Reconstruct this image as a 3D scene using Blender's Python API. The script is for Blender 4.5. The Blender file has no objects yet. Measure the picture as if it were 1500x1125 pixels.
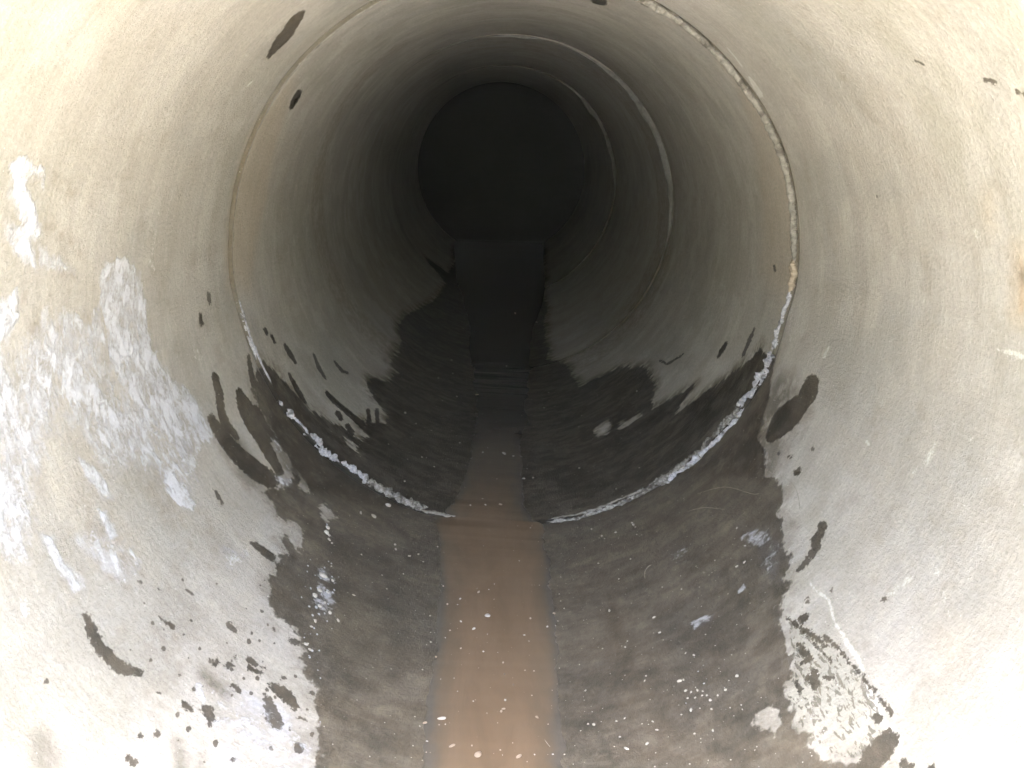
import bpy, bmesh, math, random
import numpy as np
from mathutils import Vector, Matrix, Euler
MARKS={
'wet':[[[[-0.428,1.342],[-0.489,1.55],[-0.523,1.624],[-0.528,1.699],[-0.559,1.8],[-0.593,1.831],[-0.623,1.925],[-0.666,1.97],[-0.725,1.969],[-0.764,2.005],[-0.784,2.078],[-0.79,2.173],[-0.781,2.259],[-0.813,2.282],[-0.808,2.37],[-0.83,2.385],[-0.876,2.373],[-0.887,2.394],[-0.93,2.424],[-0.927,2.482],[-0.867,2.629],[-0.875,2.696],[-0.928,2.735],[-1.01,2.75],[-1.091,2.77],[-1.189,2.809],[-1.223,2.916],[-1.238,3.003],[-1.185,3.053],[-1.048,3.138],[-0.964,3.143],[-0.894,3.201],[-0.787,3.276],[-0.716,3.28],[-0.678,3.383],[-0.726,3.402],[-0.716,3.508],[-0.626,3.612],[-0.636,3.748],[-0.72,3.788],[-0.782,3.862],[-0.783,4.007],[-0.696,4.134],[-0.672,4.37],[-0.728,4.395],[-0.716,4.666],[-0.716,4.918],[-0.771,5.065],[-0.772,5.305],[-0.746,5.589],[-0.705,5.863],[-0.635,6.279],[-0.577,6.732],[-0.563,7.384],[-0.673,7.63],[-0.84,7.837],[-0.656,8.003],[-0.552,7.879],[-0.527,8.652],[-0.596,9.553],[-0.562,10.152],[-0.419,10.912],[-0.332,11.292],[0.331,11.284],[0.489,10.469],[0.524,9.636],[0.441,8.574],[0.425,7.937],[0.338,7.39],[0.357,6.722],[0.305,6.346],[0.303,6.012],[0.276,5.736],[0.296,5.489],[0.265,5.294],[0.376,4.963],[0.38,4.753],[0.412,4.498],[0.513,4.51],[0.632,4.484],[0.693,4.423],[0.73,4.288],[0.787,4.193],[0.785,3.863],[0.723,3.638],[0.834,3.575],[0.945,3.479],[0.862,3.447],[0.784,3.393],[0.842,3.381],[0.953,3.345],[1.04,3.266],[1.109,3.204],[1.192,3.121],[1.263,3.059],[1.26,2.898],[1.194,2.843],[1.104,2.779],[1.026,2.685],[1.002,2.561],[0.968,2.5],[0.976,2.398],[0.955,2.304],[0.928,2.288],[0.917,2.227],[0.887,2.152],[0.867,2.08],[0.831,2.014],[0.795,1.97],[0.763,1.906],[0.748,1.828],[0.734,1.762],[0.72,1.701],[0.692,1.697],[0.676,1.65],[0.668,1.584],[0.669,1.532],[0.677,1.494],[0.694,1.452],[0.73,1.417],[0.756,1.374],[0.774,1.319],[0.715,1.181]],1.0,0.0]],
'dry':[[[[0.416,3.789],[0.472,3.821],[0.504,3.837],[0.513,3.74],[0.473,3.669],[0.416,3.67]],1.0,0.0],[[[0.543,3.765],[0.58,3.711],[0.653,3.707],[0.658,3.651],[0.587,3.644],[0.543,3.651]],1.0,0.0],[[[-0.892,2.349],[-0.88,2.391],[-0.838,2.374],[-0.82,2.271],[-0.851,2.295]],1.0,0.0],[[[-0.809,2.401],[-0.777,2.421],[-0.747,2.367],[-0.753,2.302],[-0.782,2.323]],1.0,0.0],[[[0.595,1.661],[0.631,1.66],[0.615,1.6],[0.592,1.604]],1.0,0.0],[[[0.631,1.635],[0.64,1.629],[0.615,1.555],[0.608,1.571]],1.0,0.0],[[[-0.88,2.719],[-0.837,2.702],[-0.8,2.656],[-0.84,2.628]],1.0,0.0],[[[-0.752,2.606],[-0.723,2.657],[-0.684,2.617],[-0.701,2.544]],1.0,0.0],[[[-0.774,3.22],[-0.732,3.231],[-0.701,3.189],[-0.747,3.152]],1.0,0.0],[[[-0.919,3.343],[-0.887,3.463],[-0.828,3.365],[-0.852,3.299]],1.0,0.0]],
'spot':[[[[-2.521,2.428],[-2.492,2.419],[-2.462,2.441],[-2.45,2.466],[-2.442,2.512],[-2.444,2.554],[-2.455,2.566],[-2.485,2.542],[-2.518,2.489],[-2.524,2.475],[-2.528,2.452],[-2.526,2.432]],1.0,0.0],[[[-2.457,2.462],[-2.424,2.464],[-2.396,2.488],[-2.359,2.526],[-2.354,2.534],[-2.351,2.552],[-2.351,2.568],[-2.355,2.573],[-2.388,2.583],[-2.412,2.591],[-2.445,2.591],[-2.458,2.57],[-2.467,2.523],[-2.466,2.479]],1.0,0.0],[[[-2.266,3.1],[-2.235,3.104],[-2.198,3.142],[-2.192,3.154],[-2.187,3.18],[-2.187,3.203],[-2.192,3.212],[-2.225,3.22],[-2.258,3.193],[-2.267,3.175],[-2.272,3.14],[-2.272,3.109]],1.0,0.0],[[[-1.572,2.664],[-1.54,2.665],[-1.535,2.67],[-1.531,2.681],[-1.531,2.692],[-1.535,2.697],[-1.567,2.696],[-1.572,2.691],[-1.575,2.679],[-1.575,2.668]],1.0,0.0],[[[-1.525,2.568],[-1.493,2.564],[-1.488,2.568],[-1.485,2.577],[-1.484,2.588],[-1.487,2.593],[-1.52,2.597],[-1.525,2.593],[-1.528,2.583],[-1.528,2.572]],1.0,0.0],[[[-1.326,2.538],[-1.274,2.518],[-1.229,2.474],[-1.187,2.454],[-1.119,2.49],[-1.112,2.497],[-1.108,2.512],[-1.109,2.525],[-1.115,2.529],[-1.178,2.523],[-1.213,2.532],[-1.258,2.58],[-1.316,2.592],[-1.325,2.586],[-1.332,2.567],[-1.332,2.548]],1.0,0.0],[[[-1.228,2.668],[-1.184,2.623],[-1.108,2.605],[-1.055,2.611],[-0.997,2.594],[-0.933,2.575],[-0.922,2.579],[-0.914,2.598],[-0.912,2.621],[-0.919,2.635],[-0.979,2.677],[-1.035,2.707],[-1.082,2.748],[-1.163,2.748],[-1.218,2.725],[-1.227,2.718],[-1.234,2.698],[-1.234,2.677]],1.0,0.0],[[[-1.141,2.691],[-1.081,2.657],[-1.035,2.665],[-1.02,2.676],[-1.009,2.706],[-1.01,2.739],[-1.021,2.755],[-1.06,2.77],[-1.123,2.783],[-1.139,2.774],[-1.151,2.742],[-1.152,2.708]],1.0,0.0],[[[-1.228,2.388],[-1.157,2.381],[-1.085,2.392],[-0.992,2.422],[-0.935,2.466],[-0.915,2.493],[-0.907,2.537],[-0.916,2.573],[-0.936,2.577],[-0.989,2.552],[-1.078,2.502],[-1.147,2.475],[-1.222,2.444],[-1.232,2.434],[-1.238,2.412],[-1.237,2.394]],1.0,0.0],[[[-1.296,2.895],[-1.244,2.842],[-1.2,2.81],[-1.193,2.812],[-1.186,2.827],[-1.184,2.847],[-1.188,2.859],[-1.232,2.893],[-1.29,2.922],[-1.294,2.92],[-1.298,2.912],[-1.299,2.901]],1.0,0.0],[[[-1.071,2.196],[-1.047,2.183],[-1.027,2.183],[-1.024,2.185],[-1.022,2.19],[-1.022,2.195],[-1.024,2.198],[-1.041,2.206],[-1.067,2.211],[-1.07,2.209],[-1.073,2.204],[-1.073,2.199]],1.0,0.0],[[[-1.124,1.477],[-1.094,1.46],[-1.067,1.446],[-1.038,1.448],[-1.013,1.45],[-0.982,1.457],[-0.954,1.488],[-0.949,1.496],[-0.95,1.504],[-0.955,1.509],[-0.962,1.506],[-0.988,1.488],[-1.01,1.484],[-1.034,1.482],[-1.058,1.479],[-1.082,1.489],[-1.116,1.499],[-1.123,1.498],[-1.128,1.491],[-1.129,1.482]],1.0,0.0],[[[-0.982,1.658],[-0.946,1.666],[-0.943,1.669],[-0.941,1.674],[-0.942,1.678],[-0.946,1.68],[-0.981,1.672],[-0.985,1.669],[-0.986,1.664],[-0.985,1.659]],1.0,0.0],[[[-0.831,1.807],[-0.812,1.804],[-0.806,1.807],[-0.802,1.815],[-0.802,1.823],[-0.807,1.828],[-0.827,1.831],[-0.833,1.828],[-0.837,1.82],[-0.836,1.811]],1.0,0.0],[[[-0.966,1.796],[-0.956,1.797],[-0.953,1.799],[-0.951,1.804],[-0.952,1.808],[-0.955,1.81],[-0.964,1.81],[-0.968,1.808],[-0.97,1.803],[-0.969,1.798]],1.0,0.0],[[[-1.072,1.694],[-1.071,1.689],[-1.073,1.684],[-1.077,1.681],[-1.08,1.683],[-1.081,1.687],[-1.079,1.693],[-1.075,1.696]],1.0,0.0],[[[-1.025,1.734],[-1.024,1.731],[-1.026,1.727],[-1.028,1.725],[-1.031,1.726],[-1.031,1.73],[-1.03,1.733],[-1.027,1.735]],1.0,0.0],[[[-0.806,1.689],[-0.805,1.678],[-0.81,1.669],[-0.818,1.666],[-0.824,1.671],[-0.825,1.681],[-0.82,1.691],[-0.812,1.694]],1.0,0.0],[[[-0.772,1.708],[-0.772,1.698],[-0.777,1.688],[-0.784,1.686],[-0.79,1.691],[-0.791,1.702],[-0.786,1.711],[-0.778,1.714]],1.0,0.0],[[[-0.744,1.749],[-0.73,1.745],[-0.724,1.747],[-0.719,1.755],[-0.719,1.765],[-0.724,1.77],[-0.738,1.774],[-0.745,1.772],[-0.749,1.763],[-0.749,1.754]],1.0,0.0],[[[-0.736,1.726],[-0.702,1.735],[-0.697,1.739],[-0.695,1.746],[-0.697,1.752],[-0.702,1.754],[-0.736,1.746],[-0.741,1.741],[-0.743,1.734],[-0.741,1.728]],1.0,0.0],[[[-0.774,1.741],[-0.774,1.736],[-0.776,1.731],[-0.78,1.729],[-0.783,1.732],[-0.784,1.738],[-0.781,1.743],[-0.777,1.744]],1.0,0.0],[[[-0.694,1.773],[-0.694,1.766],[-0.697,1.761],[-0.702,1.759],[-0.705,1.763],[-0.705,1.77],[-0.702,1.776],[-0.697,1.777]],1.0,0.0],[[[-0.835,1.504],[-0.818,1.505],[-0.812,1.509],[-0.81,1.516],[-0.811,1.523],[-0.816,1.525],[-0.833,1.523],[-0.839,1.52],[-0.841,1.512],[-0.84,1.506]],1.0,0.0],[[[-0.792,1.529],[-0.775,1.516],[-0.768,1.514],[-0.76,1.519],[-0.756,1.529],[-0.759,1.539],[-0.771,1.559],[-0.781,1.562],[-0.792,1.555],[-0.796,1.541]],1.0,0.0],[[[-0.85,1.411],[-0.849,1.405],[-0.853,1.399],[-0.858,1.397],[-0.862,1.4],[-0.863,1.406],[-0.86,1.412],[-0.854,1.414]],1.0,0.0],[[[-0.878,1.381],[-0.877,1.376],[-0.88,1.371],[-0.884,1.369],[-0.888,1.372],[-0.888,1.377],[-0.886,1.381],[-0.881,1.383]],1.0,0.0],[[[-0.882,1.306],[-0.867,1.307],[-0.862,1.31],[-0.86,1.316],[-0.862,1.321],[-0.866,1.323],[-0.881,1.321],[-0.886,1.319],[-0.889,1.313],[-0.887,1.307]],1.0,0.0],[[[-0.679,1.466],[-0.679,1.461],[-0.682,1.456],[-0.687,1.455],[-0.69,1.459],[-0.69,1.464],[-0.687,1.469],[-0.682,1.47]],1.0,0.0],[[[-0.81,1.6],[-0.81,1.597],[-0.811,1.594],[-0.814,1.593],[-0.815,1.595],[-0.816,1.598],[-0.814,1.601],[-0.812,1.602]],1.0,0.0],[[[-0.889,1.498],[-0.889,1.494],[-0.891,1.49],[-0.894,1.489],[-0.897,1.491],[-0.898,1.495],[-0.896,1.499],[-0.892,1.5]],1.0,0.0],[[[-1.097,1.31],[-1.096,1.306],[-1.098,1.302],[-1.101,1.3],[-1.104,1.302],[-1.105,1.305],[-1.104,1.309],[-1.1,1.311]],1.0,0.0],[[[-0.665,1.714],[-0.644,1.709],[-0.62,1.698],[-0.592,1.69],[-0.585,1.69],[-0.58,1.696],[-0.579,1.705],[-0.582,1.712],[-0.605,1.739],[-0.637,1.748],[-0.663,1.738],[-0.67,1.734],[-0.673,1.725],[-0.671,1.717]],1.0,0.0],[[[-0.669,1.668],[-0.652,1.618],[-0.622,1.609],[-0.612,1.608],[-0.604,1.617],[-0.602,1.631],[-0.608,1.641],[-0.623,1.661],[-0.653,1.688],[-0.659,1.692],[-0.667,1.687],[-0.671,1.677]],1.0,0.0],[[[-0.751,1.644],[-0.734,1.641],[-0.729,1.643],[-0.726,1.649],[-0.726,1.656],[-0.73,1.659],[-0.747,1.662],[-0.752,1.66],[-0.755,1.654],[-0.755,1.647]],1.0,0.0],[[[-0.637,1.778],[-0.638,1.771],[-0.642,1.764],[-0.647,1.763],[-0.651,1.768],[-0.651,1.776],[-0.647,1.782],[-0.641,1.783]],1.0,0.0],[[[-0.659,1.908],[-0.645,1.909],[-0.639,1.912],[-0.636,1.921],[-0.637,1.929],[-0.642,1.932],[-0.657,1.931],[-0.663,1.928],[-0.666,1.919],[-0.664,1.911]],1.0,0.0],[[[-0.711,1.918],[-0.711,1.912],[-0.714,1.906],[-0.718,1.905],[-0.721,1.908],[-0.721,1.915],[-0.718,1.921],[-0.714,1.922]],1.0,0.0],[[[-0.879,2.156],[-0.85,2.16],[-0.814,2.158],[-0.804,2.164],[-0.799,2.179],[-0.8,2.195],[-0.808,2.202],[-0.847,2.197],[-0.878,2.185],[-0.884,2.178],[-0.887,2.167],[-0.885,2.158]],1.0,0.0],[[[-0.552,1.778],[-0.553,1.77],[-0.557,1.765],[-0.562,1.764],[-0.566,1.769],[-0.565,1.777],[-0.561,1.783],[-0.556,1.783]],1.0,0.0],[[[-0.574,1.671],[-0.559,1.673],[-0.556,1.676],[-0.554,1.681],[-0.555,1.685],[-0.559,1.687],[-0.573,1.685],[-0.577,1.682],[-0.578,1.677],[-0.577,1.673]],1.0,0.0],[[[0.995,2.083],[0.979,2.07],[0.954,2.065],[0.94,2.048],[0.936,2.039],[0.937,2.027],[0.943,2.019],[0.951,2.018],[0.966,2.022],[0.99,2.033],[1.008,2.047],[1.013,2.057],[1.011,2.072],[1.004,2.083]],1.0,0.0],[[[0.952,2.035],[0.921,2.028],[0.869,2.013],[0.865,2.009],[0.865,2.002],[0.868,1.996],[0.872,1.994],[0.926,1.997],[0.958,2.004],[0.963,2.009],[0.964,2.021],[0.959,2.031]],1.0,0.0],[[[1.281,2.614],[1.235,2.612],[1.219,2.586],[1.22,2.539],[1.237,2.498],[1.26,2.486],[1.3,2.504],[1.315,2.522],[1.315,2.562],[1.301,2.6]],1.0,0.0],[[[1.212,2.634],[1.149,2.693],[1.1,2.701],[1.049,2.663],[1.037,2.651],[1.035,2.623],[1.044,2.595],[1.058,2.583],[1.112,2.54],[1.152,2.517],[1.21,2.502],[1.233,2.505],[1.244,2.544],[1.236,2.597]],1.0,0.0],[[[1.053,2.363],[1.038,2.368],[1.032,2.365],[1.03,2.354],[1.033,2.342],[1.039,2.335],[1.055,2.331],[1.061,2.334],[1.063,2.344],[1.06,2.357]],1.0,0.0],[[[1.135,2.342],[1.132,2.341],[1.129,2.345],[1.128,2.351],[1.129,2.356],[1.132,2.357],[1.135,2.354],[1.137,2.347]],1.0,0.0],[[[1.067,2.431],[1.062,2.429],[1.057,2.434],[1.055,2.444],[1.056,2.453],[1.061,2.455],[1.066,2.449],[1.068,2.439]],1.0,0.0],[[[1.044,2.502],[1.04,2.5],[1.036,2.504],[1.034,2.513],[1.035,2.52],[1.039,2.522],[1.044,2.518],[1.046,2.509]],1.0,0.0],[[[1.009,1.679],[1.005,1.677],[1.001,1.68],[0.999,1.686],[1.0,1.691],[1.004,1.693],[1.009,1.69],[1.011,1.684]],1.0,0.0],[[[0.916,1.84],[0.914,1.838],[0.911,1.84],[0.91,1.844],[0.91,1.848],[0.913,1.849],[0.916,1.848],[0.917,1.844]],1.0,0.0],[[[0.905,1.819],[0.903,1.818],[0.9,1.819],[0.899,1.823],[0.899,1.827],[0.901,1.828],[0.904,1.827],[0.906,1.823]],1.0,0.0],[[[0.853,1.877],[0.848,1.873],[0.842,1.876],[0.838,1.885],[0.839,1.894],[0.845,1.898],[0.851,1.895],[0.854,1.886]],1.0,0.0],[[[0.805,1.826],[0.818,1.824],[0.825,1.827],[0.828,1.838],[0.825,1.85],[0.817,1.856],[0.804,1.858],[0.796,1.854],[0.794,1.844],[0.797,1.832]],1.0,0.0],[[[0.884,2.076],[0.88,2.073],[0.876,2.075],[0.873,2.082],[0.874,2.089],[0.878,2.092],[0.882,2.09],[0.885,2.083]],1.0,0.0],[[[0.77,1.884],[0.781,1.836],[0.794,1.792],[0.807,1.744],[0.822,1.71],[0.824,1.707],[0.827,1.707],[0.828,1.709],[0.828,1.713],[0.82,1.749],[0.807,1.797],[0.794,1.842],[0.776,1.887],[0.774,1.891],[0.771,1.891],[0.769,1.888]],1.0,0.0],[[[0.786,1.807],[0.796,1.752],[0.805,1.702],[0.812,1.657],[0.813,1.654],[0.816,1.654],[0.818,1.655],[0.818,1.658],[0.81,1.703],[0.802,1.753],[0.792,1.808],[0.79,1.811],[0.788,1.812],[0.786,1.81]],1.0,0.0],[[[0.825,1.736],[0.831,1.716],[0.834,1.71],[0.84,1.709],[0.843,1.713],[0.843,1.72],[0.838,1.74],[0.834,1.746],[0.829,1.747],[0.825,1.743]],1.0,0.0],[[[0.832,1.715],[0.841,1.67],[0.845,1.622],[0.85,1.58],[0.852,1.544],[0.853,1.541],[0.856,1.539],[0.859,1.54],[0.86,1.544],[0.858,1.58],[0.853,1.622],[0.85,1.671],[0.84,1.717],[0.838,1.721],[0.835,1.722],[0.832,1.72]],1.0,0.0],[[[0.853,1.539],[0.856,1.505],[0.858,1.502],[0.86,1.501],[0.863,1.502],[0.864,1.505],[0.861,1.538],[0.859,1.542],[0.856,1.543],[0.854,1.542]],1.0,0.0],[[[0.857,1.484],[0.855,1.457],[0.861,1.43],[0.862,1.427],[0.864,1.426],[0.866,1.427],[0.867,1.429],[0.87,1.456],[0.866,1.483],[0.864,1.488],[0.861,1.489],[0.858,1.488]],1.0,0.0],[[[0.824,1.412],[0.799,1.409],[0.767,1.399],[0.731,1.374],[0.722,1.359],[0.725,1.339],[0.739,1.327],[0.756,1.329],[0.788,1.346],[0.817,1.351],[0.84,1.367],[0.851,1.378],[0.85,1.396],[0.839,1.41]],1.0,0.0],[[[0.844,1.435],[0.837,1.43],[0.828,1.433],[0.823,1.443],[0.824,1.453],[0.832,1.459],[0.841,1.455],[0.846,1.446]],1.0,0.0],[[[0.755,1.768],[0.758,1.734],[0.764,1.713],[0.767,1.705],[0.774,1.702],[0.779,1.706],[0.78,1.714],[0.781,1.737],[0.771,1.772],[0.767,1.78],[0.761,1.782],[0.755,1.777]],1.0,0.0],[[[0.772,1.725],[0.747,1.723],[0.744,1.721],[0.743,1.716],[0.744,1.711],[0.748,1.709],[0.773,1.702],[0.778,1.705],[0.781,1.713],[0.778,1.721]],1.0,0.0],[[[0.738,1.664],[0.735,1.635],[0.744,1.622],[0.756,1.619],[0.765,1.628],[0.766,1.644],[0.751,1.668],[0.747,1.674],[0.742,1.675],[0.738,1.671]],1.0,0.0],[[[0.749,1.672],[0.744,1.628],[0.743,1.623],[0.746,1.619],[0.75,1.619],[0.752,1.622],[0.773,1.654],[0.774,1.667],[0.767,1.679],[0.757,1.681]],1.0,0.0],[[[0.775,1.63],[0.787,1.612],[0.791,1.609],[0.796,1.611],[0.797,1.617],[0.795,1.623],[0.782,1.639],[0.778,1.641],[0.775,1.639],[0.774,1.635]],1.0,0.0],[[[0.705,1.671],[0.703,1.647],[0.705,1.639],[0.71,1.634],[0.716,1.636],[0.719,1.643],[0.721,1.666],[0.719,1.675],[0.714,1.68],[0.708,1.678]],1.0,0.0],[[[0.819,1.311],[0.829,1.3],[0.836,1.296],[0.842,1.298],[0.845,1.306],[0.842,1.313],[0.832,1.326],[0.825,1.329],[0.819,1.327],[0.816,1.319]],1.0,0.0],[[[0.875,1.27],[0.869,1.267],[0.862,1.269],[0.858,1.276],[0.859,1.283],[0.865,1.287],[0.872,1.285],[0.876,1.278]],1.0,0.0],[[[0.622,1.668],[0.623,1.662],[0.625,1.659],[0.628,1.659],[0.629,1.661],[0.63,1.664],[0.628,1.671],[0.626,1.673],[0.624,1.674],[0.622,1.672]],1.0,0.0],[[[-1.228,3.279],[-1.179,3.276],[-1.133,3.299],[-1.129,3.304],[-1.126,3.316],[-1.126,3.328],[-1.13,3.332],[-1.172,3.343],[-1.225,3.313],[-1.229,3.307],[-1.232,3.294],[-1.231,3.283]],1.0,0.0],[[[-1.337,3.124],[-1.314,3.126],[-1.308,3.132],[-1.305,3.146],[-1.305,3.16],[-1.309,3.166],[-1.332,3.164],[-1.337,3.158],[-1.341,3.144],[-1.341,3.13]],1.0,0.0],[[[-1.128,3.17],[-1.05,3.135],[-0.998,3.144],[-0.994,3.148],[-0.991,3.158],[-0.991,3.169],[-0.994,3.174],[-1.04,3.195],[-1.123,3.201],[-1.128,3.197],[-1.131,3.186],[-1.131,3.175]],1.0,0.0],[[[-1.295,3.176],[-1.262,3.181],[-1.257,3.186],[-1.254,3.197],[-1.255,3.209],[-1.258,3.213],[-1.291,3.209],[-1.296,3.203],[-1.299,3.192],[-1.298,3.18]],1.0,0.0],[[[-1.097,3.56],[-1.039,3.507],[-0.981,3.508],[-0.977,3.51],[-0.975,3.519],[-0.975,3.529],[-0.977,3.534],[-1.03,3.561],[-1.092,3.588],[-1.096,3.585],[-1.099,3.576],[-1.099,3.565]],1.0,0.0],[[[-0.996,3.748],[-0.934,3.739],[-0.903,3.787],[-0.898,3.799],[-0.897,3.814],[-0.9,3.824],[-0.905,3.823],[-0.931,3.789],[-0.993,3.778],[-0.997,3.773],[-0.999,3.762],[-0.999,3.752]],1.0,0.0],[[[-0.944,3.393],[-0.887,3.389],[-0.828,3.407],[-0.731,3.404],[-0.719,3.415],[-0.712,3.443],[-0.713,3.472],[-0.722,3.485],[-0.823,3.473],[-0.882,3.455],[-0.94,3.444],[-0.947,3.435],[-0.951,3.417],[-0.95,3.4]],1.0,0.0],[[[-0.857,3.324],[-0.834,3.302],[-0.825,3.303],[-0.818,3.32],[-0.815,3.344],[-0.82,3.361],[-0.843,3.385],[-0.852,3.383],[-0.86,3.364],[-0.862,3.34]],1.0,0.0],[[[-0.739,3.608],[-0.712,3.51],[-0.707,3.503],[-0.699,3.51],[-0.695,3.528],[-0.696,3.546],[-0.723,3.647],[-0.729,3.655],[-0.736,3.646],[-0.741,3.627]],1.0,0.0],[[[-0.701,3.682],[-0.675,3.559],[-0.67,3.549],[-0.662,3.555],[-0.657,3.572],[-0.657,3.591],[-0.683,3.718],[-0.688,3.728],[-0.696,3.721],[-0.701,3.702]],1.0,0.0],[[[-0.791,3.29],[-0.759,3.268],[-0.75,3.27],[-0.743,3.288],[-0.742,3.311],[-0.747,3.326],[-0.779,3.35],[-0.789,3.347],[-0.796,3.327],[-0.797,3.304]],1.0,0.0],[[[1.313,3.203],[1.257,3.222],[1.193,3.207],[1.189,3.202],[1.189,3.191],[1.192,3.181],[1.197,3.177],[1.262,3.177],[1.315,3.18],[1.318,3.183],[1.318,3.191],[1.316,3.199]],1.0,0.0],[[[1.176,3.46],[1.14,3.47],[1.107,3.455],[1.104,3.452],[1.104,3.443],[1.106,3.434],[1.109,3.43],[1.146,3.412],[1.18,3.41],[1.186,3.416],[1.187,3.433],[1.183,3.452]],1.0,0.0],[[[1.577,3.139],[1.558,3.126],[1.556,3.119],[1.557,3.107],[1.56,3.097],[1.564,3.096],[1.583,3.109],[1.585,3.116],[1.585,3.127],[1.581,3.137]],1.0,0.0],[[[0.87,4.06],[0.894,3.935],[0.996,3.841],[0.998,3.841],[1.0,3.846],[0.999,3.854],[0.997,3.859],[0.898,3.97],[0.883,4.072],[0.879,4.085],[0.873,4.087],[0.87,4.077]],1.0,0.0],[[[0.941,3.196],[0.9,3.203],[0.895,3.197],[0.893,3.183],[0.897,3.168],[0.903,3.161],[0.943,3.154],[0.949,3.159],[0.951,3.173],[0.947,3.188]],1.0,0.0],[[[0.419,7.772],[0.523,7.694],[0.63,7.652],[0.635,7.657],[0.637,7.679],[0.635,7.705],[0.63,7.719],[0.522,7.83],[0.419,7.91],[0.409,7.894],[0.406,7.847],[0.41,7.796]],1.0,0.0],[[[2.263,1.741],[2.256,1.71],[2.256,1.706],[2.258,1.702],[2.26,1.7],[2.262,1.702],[2.269,1.733],[2.269,1.737],[2.267,1.742],[2.265,1.743]],1.0,0.0],[[[2.206,1.54],[2.2,1.519],[2.2,1.514],[2.202,1.508],[2.206,1.506],[2.208,1.508],[2.215,1.528],[2.215,1.533],[2.213,1.539],[2.209,1.542]],1.0,0.0],[[[2.178,1.468],[2.172,1.449],[2.173,1.444],[2.175,1.439],[2.178,1.437],[2.181,1.439],[2.187,1.458],[2.187,1.463],[2.184,1.468],[2.181,1.471]],1.0,0.0],[[[1.92,2.2],[1.917,2.204],[1.916,2.211],[1.916,2.216],[1.919,2.217],[1.922,2.214],[1.923,2.207],[1.923,2.201]],1.0,0.0],[[[2.837,3.316],[2.803,3.286],[2.797,3.257],[2.798,3.205],[2.806,3.161],[2.816,3.149],[2.848,3.174],[2.855,3.2],[2.855,3.252],[2.847,3.301]],1.0,0.0]],
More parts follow.
